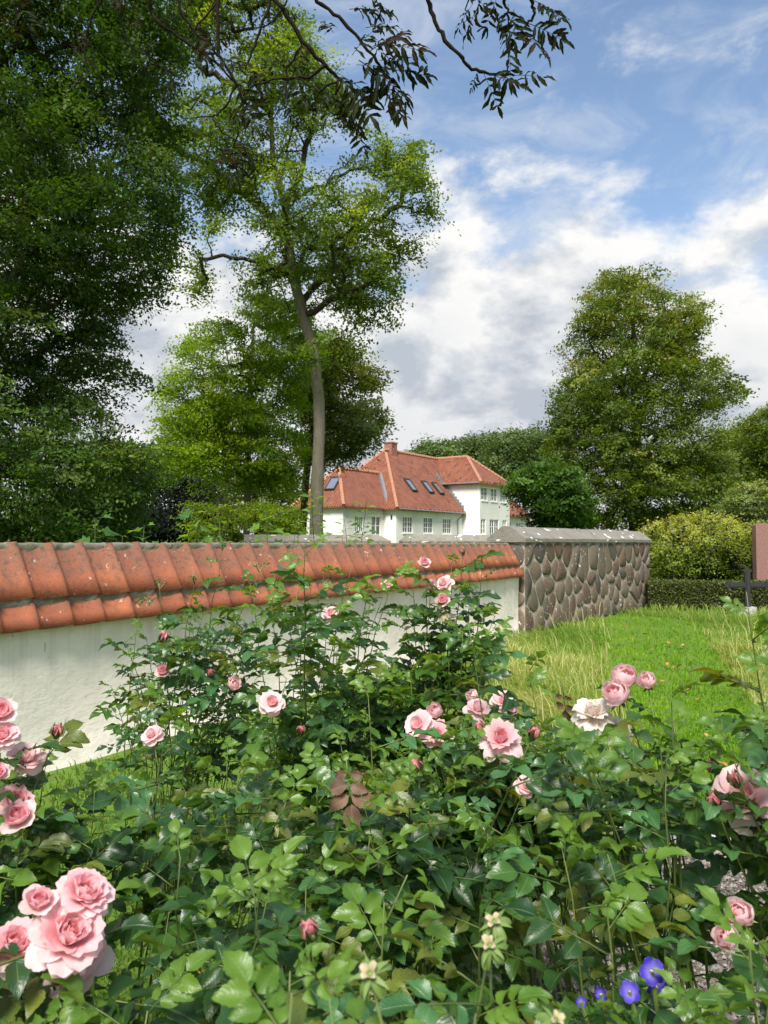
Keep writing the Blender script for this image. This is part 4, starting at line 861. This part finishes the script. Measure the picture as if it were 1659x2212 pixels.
def put_leaf(root, p, d, up, sc, m, r_, detail):
    if root.name.startswith('rose'):
        q = p + d.normalized() * sc * .5
        pu, pv = proj(q)
        for (a, b, c, e), keep in GAPS:
            if a < pu < b and c < pv < e and r_.random() > keep: return None
    sc *= .92
    M_ = frame(d, up); M_.translation = p - root.location; M_ = M_ @ Matrix.Scale(sc, 4); pl = r_.randrange(6)
    if not detail: return link('leaf', comp_mesh(m, pl), root, M_)
    o = link('leaf', RACH, root, M_)
    for k, T in enumerate(PLANS[pl]): link('leaflet', LM[m][(k + pl) % 3], o, T)
    return o
# petals: profile in (radial, height) swept sideways
def petal_mesh(L, Wd, th0, th1, cup, r0, mat, seed, wavy=.05, pw=.6):
    r_ = random.Random(seed); mb = MB(); nb, na = 7, 7; rr, zz = r0, 0; vs = []; uv = []; ph = r_.uniform(0, 6)
    for i in range(nb):
        b = i / (nb - 1); th = th0 + (th1 - th0) * b ** 1.3
        if i: rr += math.sin(th) * L / (nb - 1); zz += math.cos(th) * L / (nb - 1)
        w = Wd * max(.16, math.sin(math.pi * (.10 + .76 * b)) ** pw) if b < .86 else Wd * (.80 if b < 1 else .48)
        for k in range(na):
            a = -1 + 2 * k / (na - 1); x = w * a; c = cup * x * x / Wd
            dip = -.06 * L * (1 - abs(a)) if i == nb - 1 else 0
            wv = wavy * L * math.sin(3.1 * a + ph + b * 2) * b
            vs.append((x * (1 - .12 * cup * abs(a)), rr - c * math.cos(th) + wv * math.cos(th), zz + c * math.sin(th) * .6 + dip - wv * math.sin(th) * .6)); uv.append((.5 + a / 2, b))
    mb.add(vs, [(i * na + k, i * na + k + 1, (i + 1) * na + k + 1, (i + 1) * na + k) for i in range(nb - 1) for k in range(na - 1)], uv); return mb.mesh('petal', mat, True)
D_ = R
def kindset(rings, seed, wav=.06):
    out = []
    for j, (n, L, Wd, t0, t1, cup, r0, mt) in enumerate(rings):
        ms = [petal_mesh(L, Wd, R(t0), R(t1), cup, r0, PET[mt] if isinstance(mt, str) else mt, seed + j * 7 + k, wav) for k in range(2)]; out.append((n, ms))
    return out
# unit: flower radius about 1
FL = dict(
    open=kindset([(5, .42, .20, 4, -34, .9, .04, 'deep'), (7, .50, .26, 14, -26, .8, .12, 'deep'), (8, .60, .32, 26, -8, .7, .18, 'mid'), (8, .74, .40, 44, 10, .6, .18, 'mid'), (9, .88, .44, 62, 50, .45, .16, 'mid'), (9, .98, .46, 78, 84, .35, .14, 'pale'), (7, 1.04, .46, 92, 124, .25, .12, 'pale')], 1, .085),
    cup=kindset([(4, .55, .30, 5, -25, .9, .05, 'deep'), (5, .75, .42, 15, -20, .85, .1, 'deep'), (6, .95, .55, 32, -8, .7, .14, 'mid'), (6, 1.1, .62, 52, 12, .55, .14, 'mid'), (4, 1.1, .6, 78, 60, .35, .12, 'pale')], 40),
    globe=kindset([(5, .95, .6, 30, -40, .8, .08, 'mid'), (6, 1.25, .72, 58, -30, .7, .10, 'pale'), (5, 1.35, .78, 70, -14, .6, .10, 'pale')], 80),
    droop=kindset([(5, .6, .32, 5, -14, .8, .06, 'deep'), (6, .85, .40, 22, 8, .6, .12, 'mid'), (7, 1.1, .44, 50, 50, .5, .14, 'mid'), (8, 1.25, .44, 84, 120, .35, .12, 'pale')], 120, .10),
    pale=kindset([(4, .5, .3, 10, -20, .8, .06, 'mid'), (6, .85, .5, 38, 5, .6, .12, 'pale'), (7, 1.05, .62, 70, 62, .4, .14, 'pale'), (5, 1.1, .62, 90, 112, .25, .12, 'pale')], 160),
    white=kindset([(5, .6, .30, 8, -15, .8, .06, 'pale'), (6, .85, .42, 30, 5, .6, .12, 'white'), (8, 1.05, .42, 56, 60, .45, .14, 'white'), (8, 1.15, .40, 88, 128, .3, .12, 'white')], 200, .12),
    bud=kindset([(3, .95, .36, 14, -26, 1.0, .03, 'deep'), (3, .85, .40, 26, -34, .9, .06, 'deep')], 240),
    faded=kindset([(5, .7, .3, 40, 60, .5, .06, 'white'), (7, .95, .3, 95, 150, .4, .1, m_spent)], 260),
    spent=kindset([(4, .45, .16, 30, 60, .5, .04, m_spent), (5, .9, .22, 110, 160, .3, .1, m_calyx)], 280))
mb = MB(); 
for k in range(5):
    a = 2 * math.pi * k / 5; dx = Vector((math.cos(a), math.sin(a), 0)); sx_ = Vector((-dx.y, dx.x, 0)); mb.add([dx * .10 - ZV * .02 - sx_ * .11, dx * .10 - ZV * .02 + sx_ * .11, dx * .5 - ZV * .02 + sx_ * .09, dx * .85 - ZV * .16, dx * .5 - ZV * .02 - sx_ * .09], [(0, 1, 2, 3, 4)])
mb.tube([Vector((0, 0, z)) for z in (-.42, -.34, -.2, -.05, .1)], [.05, .13, .19, .17, .14], 8); CALYX = mb.mesh('calyx', m_calyx, True)
mb = MB()
for k in range(5):
    a = 2 * math.pi * k / 5; dx = Vector((math.cos(a), math.sin(a), 0)); sx_ = Vector((-dx.y, dx.x, 0)); mb.add([dx * .2 - sx_ * .15 - ZV * .1, dx * .2 + sx_ * .15 - ZV * .1, dx * .42 + sx_ * .12 + ZV * .35, dx * .30 + ZV * 1.05, dx * .42 - sx_ * .12 + ZV * .35], [(0, 1, 2, 3, 4)])
mb.tube([Vector((0, 0, z)) for z in (-.5, -.38, -.2, 0, .2)], [.07, .2, .26, .24, .2], 8); BUDCALYX = mb.mesh('calyx', m_calyx, True)
mb = MB(); mb.tube([Vector((0, 0, z)) for z in (0, .3, .8, 1.2, 1.5)], [.2, .6, .85, .7, .35], 10)
for k in range(5):
    a = 2 * math.pi * k / 5; dx = Vector((math.cos(a), math.sin(a), 0)); sx_ = Vector((-dx.y, dx.x, 0)); mb.add([dx * .25 + ZV * 1.45 - sx_ * .15, dx * .25 + ZV * 1.45 + sx_ * .15, dx * 1.3 + ZV * 1.7 + sx_ * .1, dx * 2.0 + ZV * 1.35, dx * 1.3 + ZV * 1.7 - sx_ * .1], [(0, 1, 2, 3, 4)])
HIP = mb.mesh('rosehip', m_calyx, True)
def put_flower(root, p, d, rad, kind, r_):
    rad *= {'bud': 1.0, 'globe': .95, 'spent': 1.0}.get(kind, .84)
    hint = Vector((r_.uniform(-1, 1), r_.uniform(-1, 1), .1)); z = d.normalized(); x = hint.cross(z).normalized(); M_ = Matrix((x, z.cross(x), z)).transposed().to_4x4(); M_.translation = p - root.location; M_ = M_ @ Matrix.Scale(rad, 4)
    nm = {'bud': 'rosebud', 'spent': 'spent_flower', 'faded': 'faded_rose'}.get(kind, 'rose'); o = link(nm, BUDCALYX if kind == 'bud' else CALYX, root, M_)
    for j, (n, ms) in enumerate(FL[kind]):
        a0 = r_.uniform(0, 6)
        for k in range(n):
            T = Matrix.Rotation(a0 + 2 * math.pi * (k + r_.uniform(-.16, .16)) / n, 4, 'Z') @ Matrix.Rotation(R(r_.uniform(-7, 7)), 4, 'X') @ Matrix.Scale(r_.uniform(.9, 1.08), 4)
            link('petal', ms[k % 2], o, T)
CAMP = Vector((0, 0, H))
def bez(a, b, c, t): return a * (1 - t) ** 2 + b * 2 * t * (1 - t) + c * t * t
def cane(root, base, tip, r_, thick, mats, detail, lsc, kind=None, rad=0, face=None, nleaf=7, span=.42):
    mid = base.lerp(tip, .55); mid = Vector((base.x * .6 + tip.x * .4, base.y * .6 + tip.y * .4, tip.z * .62)) + Vector((r_.uniform(-.07, .07), r_.uniform(-.06, .06), 0))
    N = 12; pts = [bez(base, mid, tip, t / N) + Vector((math.sin(t * 2.3 + tip.x * 9), math.cos(t * 1.9 + tip.z * 7), 0)) * (.004 if 0 < t < N else 0) for t in range(N + 1)]
    mb = MB(root.location); rad_ = [thick * (1 - .80 * t / N) for t in range(N + 1)]; mb.tube(pts, rad_, 6)
    for i in range(1, N):          # prickles
        a = r_.uniform(0, 6.28); d = Vector((math.cos(a), math.sin(a), -.3)); p = pts[i] + d * rad_[i] * .8; mb.add([p + ZV * .004, p - ZV * .004 + Vector((-d.y, d.x, 0)) * .002, p - ZV * .004 - Vector((-d.y, d.x, 0)) * .002, p + d * .008], [(0, 1, 3), (1, 2, 3), (2, 0, 3)])
    mb.build('cane', m_cane, root, True)
    L = sum((pts[i + 1] - pts[i]).length for i in range(N)); a = r_.uniform(0, 6.28); sp = min(span, L * .85) / L
    for i in range(nleaf):
        t = 1 - sp * (i + (.9 if kind else .1)) / nleaf; p = bez(base, mid, tip, t); a += 2.4 + r_.uniform(-.4, .4)
        young = max(0, 1 - i / 2.2) if kind is None or kind == 'shoot' else 0
        d = Vector((math.cos(a), math.sin(a), r_.uniform(-.05, .55) + young * .6)); up = Vector((r_.uniform(-.5, .5), r_.uniform(-.6, .55), 1))
        m = mats[r_.randrange(len(mats))]
        if young > .4: m = 2
        put_leaf(root, p, d, up, lsc * r_.uniform(.75, 1.2) * (1 - .45 * young), m, r_, detail)
    if kind in FL:
        tan = (pts[-1] - pts[-2]).normalized(); f = face or (tan * .6 + (CAMP - tip).normalized() * r_.uniform(.5, 1.0) + Vector((r_.uniform(-.5, .5), 0, .25)))
        put_flower(root, tip, Vector(f), rad, kind, r_)
    elif kind == 'hips':
        for k in range(4):
            d = Vector((r_.uniform(-1, 1), r_.uniform(-1, 1), 1.1)).normalized(); q = tip + d * r_.uniform(.02, .05); mb = MB(root.location); mb.tube([tip, q], [.0016, .0014], 4); mb.build('flower_stalk', m_cane, root)
            M_ = Matrix((d.orthogonal().normalized(), d.cross(d.orthogonal().normalized()), d)).transposed().to_4x4(); M_.translation = q - root.location; link('rosehip', HIP, root, M_ @ Matrix.Scale(.0062 * r_.uniform(.8, 1.3), 4))
D0, D1, D2, D3, D4, D5 = range(6)
STD = [0, 0, 0, 0, 1, 1, 1, 5, 5, 2, 3]; DK = [0, 0, 0, 0, 1, 1, 5, 3]; FR = [1, 1, 2, 5, 0, 0, 3]; SPO = [0, 1, 3, 3, 5, 1, 0]
BUSH = [
 dict(b=(-.95, 3.15), lab='rose bush with small pink blooms against the left plaster', mats=STD, det=False, ls=.10, fill=[(240, 1470), (300, 1370), (420, 1310), (540, 1300), (570, 1430), (570, 1580), (420, 1610), (225, 1590)], n=27, y=(2.7, 3.4),
      c=[(345, 1272, 3.1, 'hips', 0), (300, 1330, 3.2, None, 0), (480, 1190, 2.9, 'hips', 0), (350, 1380, 2.9, 'bud', .045), (353, 1452, 2.9, 'cup', .036), (457, 1458, 2.8, 'bud', .036), (500, 1482, 2.7, 'globe', .034), (330, 1588, 2.6, 'bud', .03), (420, 1262, 3.0, 'hips', 0), (560, 1236, 3.0, 'hips', 0), (640, 1262, 3.0, None, 0), (270, 1385, 3.1, None, 0)]),
 dict(b=(-.28, 2.7), lab='tall rose bush whose long shoot rises above the tiles', mats=STD, det=False, ls=.105, fill=[(530, 1340), (600, 1290), (700, 1250), (830, 1270), (860, 1560), (720, 1640), (600, 1640), (530, 1560)], n=31, y=(2.2, 2.9),
      c=[(660, 1168, 1.9, 'shoot', 0), (588, 1520, 2.1, 'pale', .036), (648, 1580, 2.1, 'bud', .03), (714, 1328, 2.9, 'pale', .036), (836, 1264, 2.9, 'pale', .024), (735, 1290, 2.4, None, 0), (800, 1250, 2.2, 'shoot', 0), (590, 1235, 2.5, 'shoot', 0), (700, 1240, 2.6, None, 0), (760, 1225, 2.6, 'shoot', 0), (850, 1245, 2.3, None, 0), (540, 1260, 2.6, None, 0), (640, 1280, 2.3, None, 0)]),
 dict(b=(.22, 2.55), lab='rose bush with a cluster of pink and faded blooms before the right plaster', mats=STD, det=False, ls=.10, fill=[(830, 1340), (930, 1270), (1010, 1290), (1050, 1330), (1020, 1380), (960, 1440), (930, 1560), (840, 1580)], n=20, y=(2.2, 2.7),
      c=[(915, 1218, 2.4, 'cup', .024), (930, 1272, 2.4, 'globe', .027), (960, 1262, 2.45, 'pale', .032), (957, 1300, 2.4, 'cup', .028), (950, 1325, 2.4, 'faded', .036), (975, 1335, 2.4, 'faded', .028), (1000, 1195, 2.5, 'bud', .022), (1042, 1225, 2.5, 'shoot', 0), (1070, 1330, 2.4, None, 0), (975, 1215, 2.5, None, 0), (890, 1250, 2.4, None, 0), (1015, 1240, 2.5, None, 0)]),
 dict(b=(.50, 2.0), lab='rose bush with drooping pink blooms in the middle before the long grass', mats=STD, det=True, ls=.105, fill=[(850, 1600), (960, 1540), (1100, 1500), (1230, 1520), (1240, 1640), (1160, 1740), (900, 1720)], n=26, y=(1.6, 2.2),
      c=[(1010, 1345, 1.9, 'shoot', 0), (1140, 1412, 1.9, 'shoot', 0), (905, 1568, 1.9, 'pale', .040), (945, 1545, 1.95, 'globe', .030), (945, 1590, 1.9, 'droop', .040), (1026, 1512, 2.1, 'globe', .026), (1086, 1518, 2.1, 'pale', .038), (1108, 1545, 2.1, 'globe', .024), (1080, 1600, 1.7, 'droop', .046), (1044, 1582, 1.75, 'bud', .036), (1030, 1535, 2.0, 'pale', .036)]),
 dict(b=(.62, 1.35), lab='rose bush holding pale globe blooms and white ragged ones at right', mats=FR, det=True, ls=.088, fill=[(1180, 1610), (1290, 1610), (1420, 1600), (1500, 1540), (1540, 1640), (1480, 1760), (1240, 1760)], n=14, y=(1.1, 1.5),
      c=[(1343, 1478, 1.4, 'globe', .036), (1400, 1482, 1.42, 'globe', .024), (1338, 1512, 1.38, 'globe', .034), (1280, 1545, 1.4, 'white', .038), (1330, 1582, 1.42, 'white', .030), (1450, 1500, 1.15, None, 0), (1220, 1505, 1.6, None, 0)]),
 dict(b=(.95, 1.35), lab='rose bush at the right edge with pale open bloom and tall shoot', mats=FR, det=True, ls=.088, fill=[(1490, 1560), (1600, 1520), (1700, 1480), (1740, 1750), (1690, 1960), (1560, 1900), (1500, 1720)], n=14, y=(1.0, 1.5),
      c=[(1612, 1278, 1.4, 'shoot', 0), (1612, 1725, 1.15, 'pale', .048), (1545, 1662, 1.4, 'bud', .03), (1544, 1735, 1.1, 'bud', .028), (1590, 1690, 1.1, 'bud', .026), (1600, 1985, .95, 'globe', .024), (1575, 2030, .9, 'globe', .02), (1650, 1400, 1.3, None, 0)]),
 dict(b=(-.85, 1.65), lab='rose bush with pink blooms cut by the left edge', mats=STD, det=True, ls=.09, fill=[(-80, 1660), (120, 1650), (260, 1680), (300, 1760), (220, 1880), (-80, 1880)], n=14, y=(1.35, 1.8),
      c=[(0, 1545, 1.5, 'cup', .034), (6, 1592, 1.48, 'open', .034), (57, 1642, 1.5, 'pale', .038), (-4, 1672, 1.4, 'cup', .022), (122, 1585, 1.5, 'bud', .030), (42, 1770, 1.35, 'cup', .036), (30, 1735, 1.45, 'open', .042)]),
 dict(b=(-.52, 1.75), lab='rose bush with large glossy dark leaves left of the centre', mats=DK, det=True, ls=.105, fill=[(230, 1650), (400, 1600), (560, 1620), (640, 1720), (560, 1820), (420, 1850), (270, 1760)], n=11, y=(1.3, 2.0), c=[(330, 1590, 1.9, 'pale', .028), (365, 1520, 1.8, None, 0)]),
 dict(b=(.02, 1.6), lab='dense rose bush in the centre with one withered brown leaf', mats=STD, det=True, ls=.094, fill=[(560, 1640), (760, 1600), (900, 1640), (1150, 1720), (1180, 1860), (900, 1900), (640, 1900), (540, 1780)], n=28, y=(1.15, 1.9), c=[(795, 1500, 1.7, None, 0), (835, 1740, 1.6, 'pale', .03), (905, 1660, 1.6, 'bud', .034), (1135, 1700, 1.5, 'pale', .024), (1150, 1590, 1.3, 'bud', .026)]),
 dict(b=(-.40, .86), lab='rose bush bearing the big pink cluster at the bottom left', mats=DK, det=True, ls=.10, fill=[(-40, 2160), (200, 2150), (350, 2120), (420, 2200), (300, 2290), (-40, 2290)], n=9, y=(.7, .95),
      c=[(145, 2025, .80, 'open', .041), (180, 1935, .83, 'open', .033), (84, 1955, .80, 'cup', .021), (34, 2045, .82, 'open', .032), (165, 2080, .84, 'pale', .038)]),
 dict(b=(-.12, 1.05), lab='rose bush with dark canes and budding shoots at the lower centre', mats=DK, det=True, ls=.092, fill=[(330, 1880), (560, 1880), (800, 1880), (1000, 1920), (1000, 2080), (640, 2120), (440, 2060)], n=9, y=(.85, 1.3), c=[(672, 2020, .85, 'bud', .026), (390, 1850, 1.0, None, 0), (880, 1890, .95, None, 0), (830, 1950, .9, None, 0)]),
 dict(b=(.04, .62), lab='nearest rose bush at the bottom with spent yellow flower heads', mats=[2, 5, 1, 1, 3, 5], det=True, ls=.068, fill=[(540, 2080), (800, 2060), (1000, 2080), (1240, 2140), (1200, 2290), (560, 2290)], n=7, y=(.46, .72), c=[(1068, 1992, .60, 'spent', .017), (1058, 2042, .58, 'spent', .017), (800, 2105, .5, 'spent', .018), (1200, 2205, .5, 'spent', .014)]),
 dict(b=(.48, .95), lab='rose bush of spotted leaves over the gravel at the lower right', mats=SPO, det=True, ls=.082, fill=[(1150, 1780), (1350, 1760), (1480, 1830), (1659, 1960), (1680, 2290), (1300, 2260), (1180, 2060)], n=15, y=(.75, 1.2), c=[(1440, 1620, 1.1, None, 0), (1620, 2050, .8, None, 0)]),
]
for bi, B in enumerate(BUSH):
    r_ = random.Random(500 + bi); base = Vector((B['b'][0], B['b'][1], 0)); root = empty('rose_bush', base, B['lab'], 'rose bush', 'rose bushes in the foreground'); poly = B['fill']; us = [p[0] for p in poly]; vs_ = [p[1] for p in poly]
    th = .0045
    for u, v, y, kind, rad in B['c']:
        tip = at(u, v, y); bb = base + Vector((r_.uniform(-.12, .12), r_.uniform(-.1, .1), 0)); 
        cane(root, bb, tip, r_, th, B['mats'], B['det'], B['ls'] * (1.05 if kind == 'shoot' else 1), kind, rad, None, 9 if kind == 'shoot' else 5, .55 if kind == 'shoot' else .36)
    k = 0
    while k < B['n']:
        u = r_.uniform(min(us), max(us)); v = r_.uniform(min(vs_), max(vs_))
        if not in_poly((u, v), poly) or (1330 < u < 1659 and 1740 < v < 1990): continue
        k += 1; y = r_.uniform(*B['y']); tip = at(u, v, y); bb = base + Vector((r_.uniform(-.14, .14), r_.uniform(-.12, .12), 0)); bb.x = bb.x * .75 + tip.x * .25; bb.y = bb.y * .75 + tip.y * .25
        cane(root, bb, tip, r_, th * r_.uniform(.7, 1.05), B['mats'], B['det'], B['ls'], None, 0, None, 10, .38)
    if bi == 8:
        tip = at(748, 1640, 1.35); o = put_leaf(root, tip, Vector((.1, -.2, -1)), Vector((-.2, -1, .1)), .085, 4, r_, True)
        if o: o['label'] = 'withered brown leaf'
    if bi == 4:
        o = put_leaf(root, at(1215, 1480, 1.5), Vector((.1, .2, -1)), Vector((-.9, -1, .1)), .06, 4, r_, True)
        if o: o['label'] = 'curled withered leaf'

# ------------------------------------------------------------------ blue cranesbill
def blue_flower(root, p, d, rad, r_):
    z = d.normalized(); x = z.orthogonal().normalized(); M_ = Matrix((x, z.cross(x), z)).transposed().to_4x4(); M_.translation = p - root.location; M_ = M_ @ Matrix.Scale(rad, 4)
    mb = MB(); mb.tube([Vector((0, 0, z_)) for z_ in (-.05, .1, .4)], [.1, .09, .03], 6); o = link('flower', mb.mesh('flower', m_yellowst), root, M_)
    for k in range(5): link('petal', BPET, o, Matrix.Rotation(2 * math.pi * k / 5 + .1, 4, 'Z') @ Matrix.Rotation(R(r_.uniform(-6, 6)), 4, 'X'))
BPET = petal_mesh(.95, .50, R(62), R(84), .2, .05, m_blue, 900, .03, .8)
r_ = random.Random(3); b = Vector((.42, .72, 0)); cr = empty('cranesbill', b, 'low cranesbill with violet blue flowers at the bottom right', 'plant')
for u, v, y, rad, d in ((1408, 2098, .80, .0140, (.1, -.9, .45)), (1360, 2142, .80, .0112, (-.1, -.9, .5)), (1298, 2148, .84, .0085, (-.7, -.5, .2)), (1415, 2128, .83, .014, (.3, -.7, -.2)), (1440, 2140, .84, .008, (.5, -.4, 0)), (1255, 2165, .84, .006, (-.3, -.8, .3))):
    p = at(u, v, y); mb = MB(b); q = b + Vector((r_.uniform(-.06, .06), r_.uniform(-.04, .04), 0)); mb.tube([bez(q, (q + p) / 2 + Vector((0, .04, .1)), p, t / 6) for t in range(7)], [.0022] * 7, 5); mb.build('stem', m_cane, cr); blue_flower(cr, p - Vector(d).normalized() * .002, Vector(d), rad, r_)
for k in range(26):
    p = at(r_.uniform(1240, 1480), r_.uniform(2150, 2260), r_.uniform(.8, .95)); put_leaf(cr, p, Vector((r_.uniform(-1, 1), r_.uniform(-1, .4), .4)), Vector((r_.uniform(-.4, .4), -.4, 1)), .05, r_.choice([1, 2, 0]), r_, False)

# ------------------------------------------------------------------ rowan branches overhead
rb = Vector((-2.4, -1.2, 0)); row = empty('rowan_tree', rb, 'overhanging rowan twigs with dark leaflets against the sky', 'tree'); r_ = random.Random(21)
crown0 = Vector((-1.2, 0.2, 4.6)); mb = MB(rb); mb.tube([rb, rb + Vector((.1, .1, 1.6)), rb + Vector((.3, .4, 3.0)), rb + Vector((.7, .9, 4.1)), crown0], [.14, .12, .10, .07, .05], 9); mb.build('trunk', m_darkbark, row, True)
RB = [([(575, -90), (595, 0), (655, 89), (702, 143), (738, 172), (726, 205)], 2.4, .009), ([(660, -80), (684, 0), (744, 48), (797, 107), (827, 149), (838, 200)], 2.3, .007), ([(465, -90), (470, 0), (470, 119), (512, 178), (524, 222)], 2.5, .008), ([(318, -60), (321, 0), (333, 42), (400, 90), (464, 131), (505, 175)], 2.6, .008),
      ([(370, -60), (390, 20), (420, 70), (470, 110)], 2.6, .006), ([(216, -60), (214, 0), (190, 60), (184, 119), (193, 160), (160, 190)], 2.4, .004), ([(184, 119), (230, 180), (252, 240), (256, 290)], 2.4, .0025), ([(260, -60), (262, 40), (268, 90), (330, 130), (380, 165)], 2.6, .004),
      ([(920, -90), (926, 0), (945, 60), (990, 122), (1022, 146), (1060, 160), (1110, 163)], 2.0, .007), ([(1085, -80), (1090, 0), (1100, 40)], 2.0, .006), ([(1140, -60), (1150, 0), (1156, 30), (1130, 62)], 2.0, .006), ([(1020, -60), (1010, 0), (1006, 30)], 2.0, .003), ([(1095, 40), (1100, 75), (1102, 105)], 2.0, .002),
      ([(512, 178), (490, 230), (458, 256), (390, 255)], 2.5, .004), ([(702, 143), (660, 170), (600, 168), (540, 190)], 2.45, .005), ([(738, 172), (690, 196), (640, 168), (590, 170)], 2.4, .004), ([(600, -60), (575, 30), (548, 100), (530, 150)], 2.6, .006), ([(655, 89), (620, 150), (612, 235), (575, 265)], 2.5, .004), ([(458, 256), (480, 290), (545, 320)], 2.5, .003), ([(520, -50), (440, 40), (410, 80)], 2.7, .005), ([(726, 205), (735, 240), (760, 262)], 2.4, .003), ([(640, -40), (600, 40), (560, 60), (500, 60)], 2.6, .004)]
for pl, y, th in RB:
    raw = [at(u, v, y + .02 * i) for i, (u, v) in enumerate(pl)]
    pts = []; 
    for a, c in zip(raw, raw[1:]):
        for k in range(5): pts.append(a.lerp(c, k / 5) + Vector((r_.uniform(-1, 1), r_.uniform(-1, 1), r_.uniform(-1, 1))) * .005)
    pts.append(raw[-1]); rads = [th * (1 - .55 * i / len(pts)) * r_.uniform(.85, 1.2) for i in range(len(pts))]
    if pl[0][1] < -20: pts = [crown0, crown0.lerp(pts[0], .5) + ZV * .35] + pts; rads = [th * 2, th * 1.5] + rads
    mb = MB(rb); mb.tube(pts, rads, 6); mb.build('twig', m_twig, row, True)
RLM = [[leaflet_mesh(700 + 10 * m + k, mt, 8, .135, .48, .10, .4, .30) for k in range(3)] for m, mt in enumerate(ROWM)]
def rowan_leaf(p, q, m, np_=6):
    d = q - p; L = d.length; up = Vector((r_.uniform(-.6, .6), -1 + r_.uniform(-.3, .3), r_.uniform(.1, .9))); M_ = frame(d, up); M_.translation = p - rb; o = link('leaf', ROWR, row, M_ @ Matrix.Scale(L, 4)); ll = .40
    for j in range(np_):
        y = .22 + .74 * j / (np_ - 1); sc = ll * (.8 + .3 * math.sin(math.pi * (j + .6) / np_)) * r_.uniform(.85, 1.15)
        for s_ in (-1, 1):
            if r_.random() < .06: continue
            mm = m if r_.random() < .8 else r_.randrange(3); link('leaflet', RLM[mm][r_.randrange(3)], o, Matrix.Translation((0, y, -.15 * y * y)) @ Matrix.Rotation(-s_ * R(r_.uniform(48, 72)), 4, 'Z') @ Matrix.Rotation(R(r_.uniform(-45, 45)), 4, 'Y') @ Matrix.Rotation(R(r_.uniform(-40, 5)), 4, 'X') @ Matrix.Scale(sc, 4))
    link('leaflet', RLM[m][0], o, Matrix.Translation((0, .97, -.14)) @ Matrix.Scale(ll, 4))
mb = MB(); mb.tube([Vector((0, y, -.15 * y * y)) for y in (0, .3, .6, 1)], [.010, .008, .006, .004], 4); ROWR = mb.mesh('leaf', m_twig, True)
RLV = [(1045, -10, 1000, 68, 2.0), (1060, 0, 1095, 60, 2.0), (1075, -10, 1050, 58, 2.0), (1102, 88, 1100, 165, 2.0), (1105, 163, 1178, 158, 2.0), (1042, 152, 1078, 232, 2.0), (1098, 10, 1095, 80, 2.0), (1150, 0, 1218, 25, 2.0), (1140, 50, 1212, 75, 2.0), (1128, 66, 1180, 105, 2.0), (1020, 10, 985, 60, 2.0), (1110, 20, 1110, 85, 2.05), (1000, -20, 1060, 10, 2.0), (1055, 160, 1120, 175, 2.0), (1035, 150, 1015, 190, 2.0),
       (790, 60, 850, 45, 2.3), (815, 95, 905, 95, 2.3), (835, 150, 920, 152, 2.3), (800, 110, 862, 58, 2.3), (775, 130, 868, 185, 2.3), (790, 150, 868, 232, 2.3), (740, 172, 800, 240, 2.35), (735, 195, 745, 250, 2.4), (755, 255, 790, 310, 2.4), (830, 160, 882, 215, 2.3), (755, 20, 825, 10, 2.3), (790, -10, 850, 20, 2.3), (720, 165, 770, 190, 2.4), (838, 190, 870, 245, 2.3), (805, 100, 850, 130, 2.3), (740, 165, 810, 205, 2.3),
       (545, 318, 505, 372, 2.5), (545, 320, 556, 378, 2.5), (540, 315, 480, 335, 2.5), (256, 285, 236, 305, 2.4), (256, 285, 258, 320, 2.4), (380, 165, 350, 200, 2.6), (330, 130, 300, 150, 2.6), (464, 131, 520, 128, 2.5), (600, 168, 632, 200, 2.45), (268, 60, 290, 40, 2.6), (420, 70, 440, 110, 2.6), (524, 222, 545, 262, 2.5), (524, 222, 500, 250, 2.5), (726, 205, 700, 250, 2.4), (575, 265, 560, 300, 2.5), (262, 30, 245, -10, 2.5), (190, 60, 165, 95, 2.4), (333, 42, 365, 30, 2.6), (240, -15, 285, 25, 2.5), (20, -20, 60, 50, 2.2), (0, 20, 30, 75, 2.2), (470, 110, 430, 150, 2.55), (530, 150, 570, 175, 2.55), (655, 89, 640, 140, 2.4), (500, 60, 470, 90, 2.6), (720, 70, 700, 40, 2.35), (640, 170, 610, 200, 2.4), (560, 60, 600, 80, 2.6), (770, 140, 830, 140, 2.3), (760, 120, 800, 60, 2.3), (820, 130, 880, 130, 2.32), (735, 200, 780, 270, 2.4), (720, 190, 690, 225, 2.4), (600, 10, 640, 30, 2.4), (470, 60, 500, 40, 2.5), (470, 90, 440, 120, 2.5), (400, 90, 380, 60, 2.6), (500, 165, 540, 210, 2.6), (490, 230, 520, 260, 2.5), (612, 230, 640, 260, 2.5), (300, 110, 330, 90, 2.6), (360, 155, 390, 190, 2.6), (640, 168, 660, 210, 2.4)]
for u0, v0, u1, v1, y in RLV:
    right = u0 > 900; m = r_.choice([0, 0, 0, 0, 1, 1, 2] if u0 > 720 else [0, 0, 1, 2, 1]); p = at(u0, v0, y); q = at(u1, v1, y + r_.uniform(-.06, .06)); rowan_leaf(p, q, m, 7 if (q - p).length > .11 else 5)
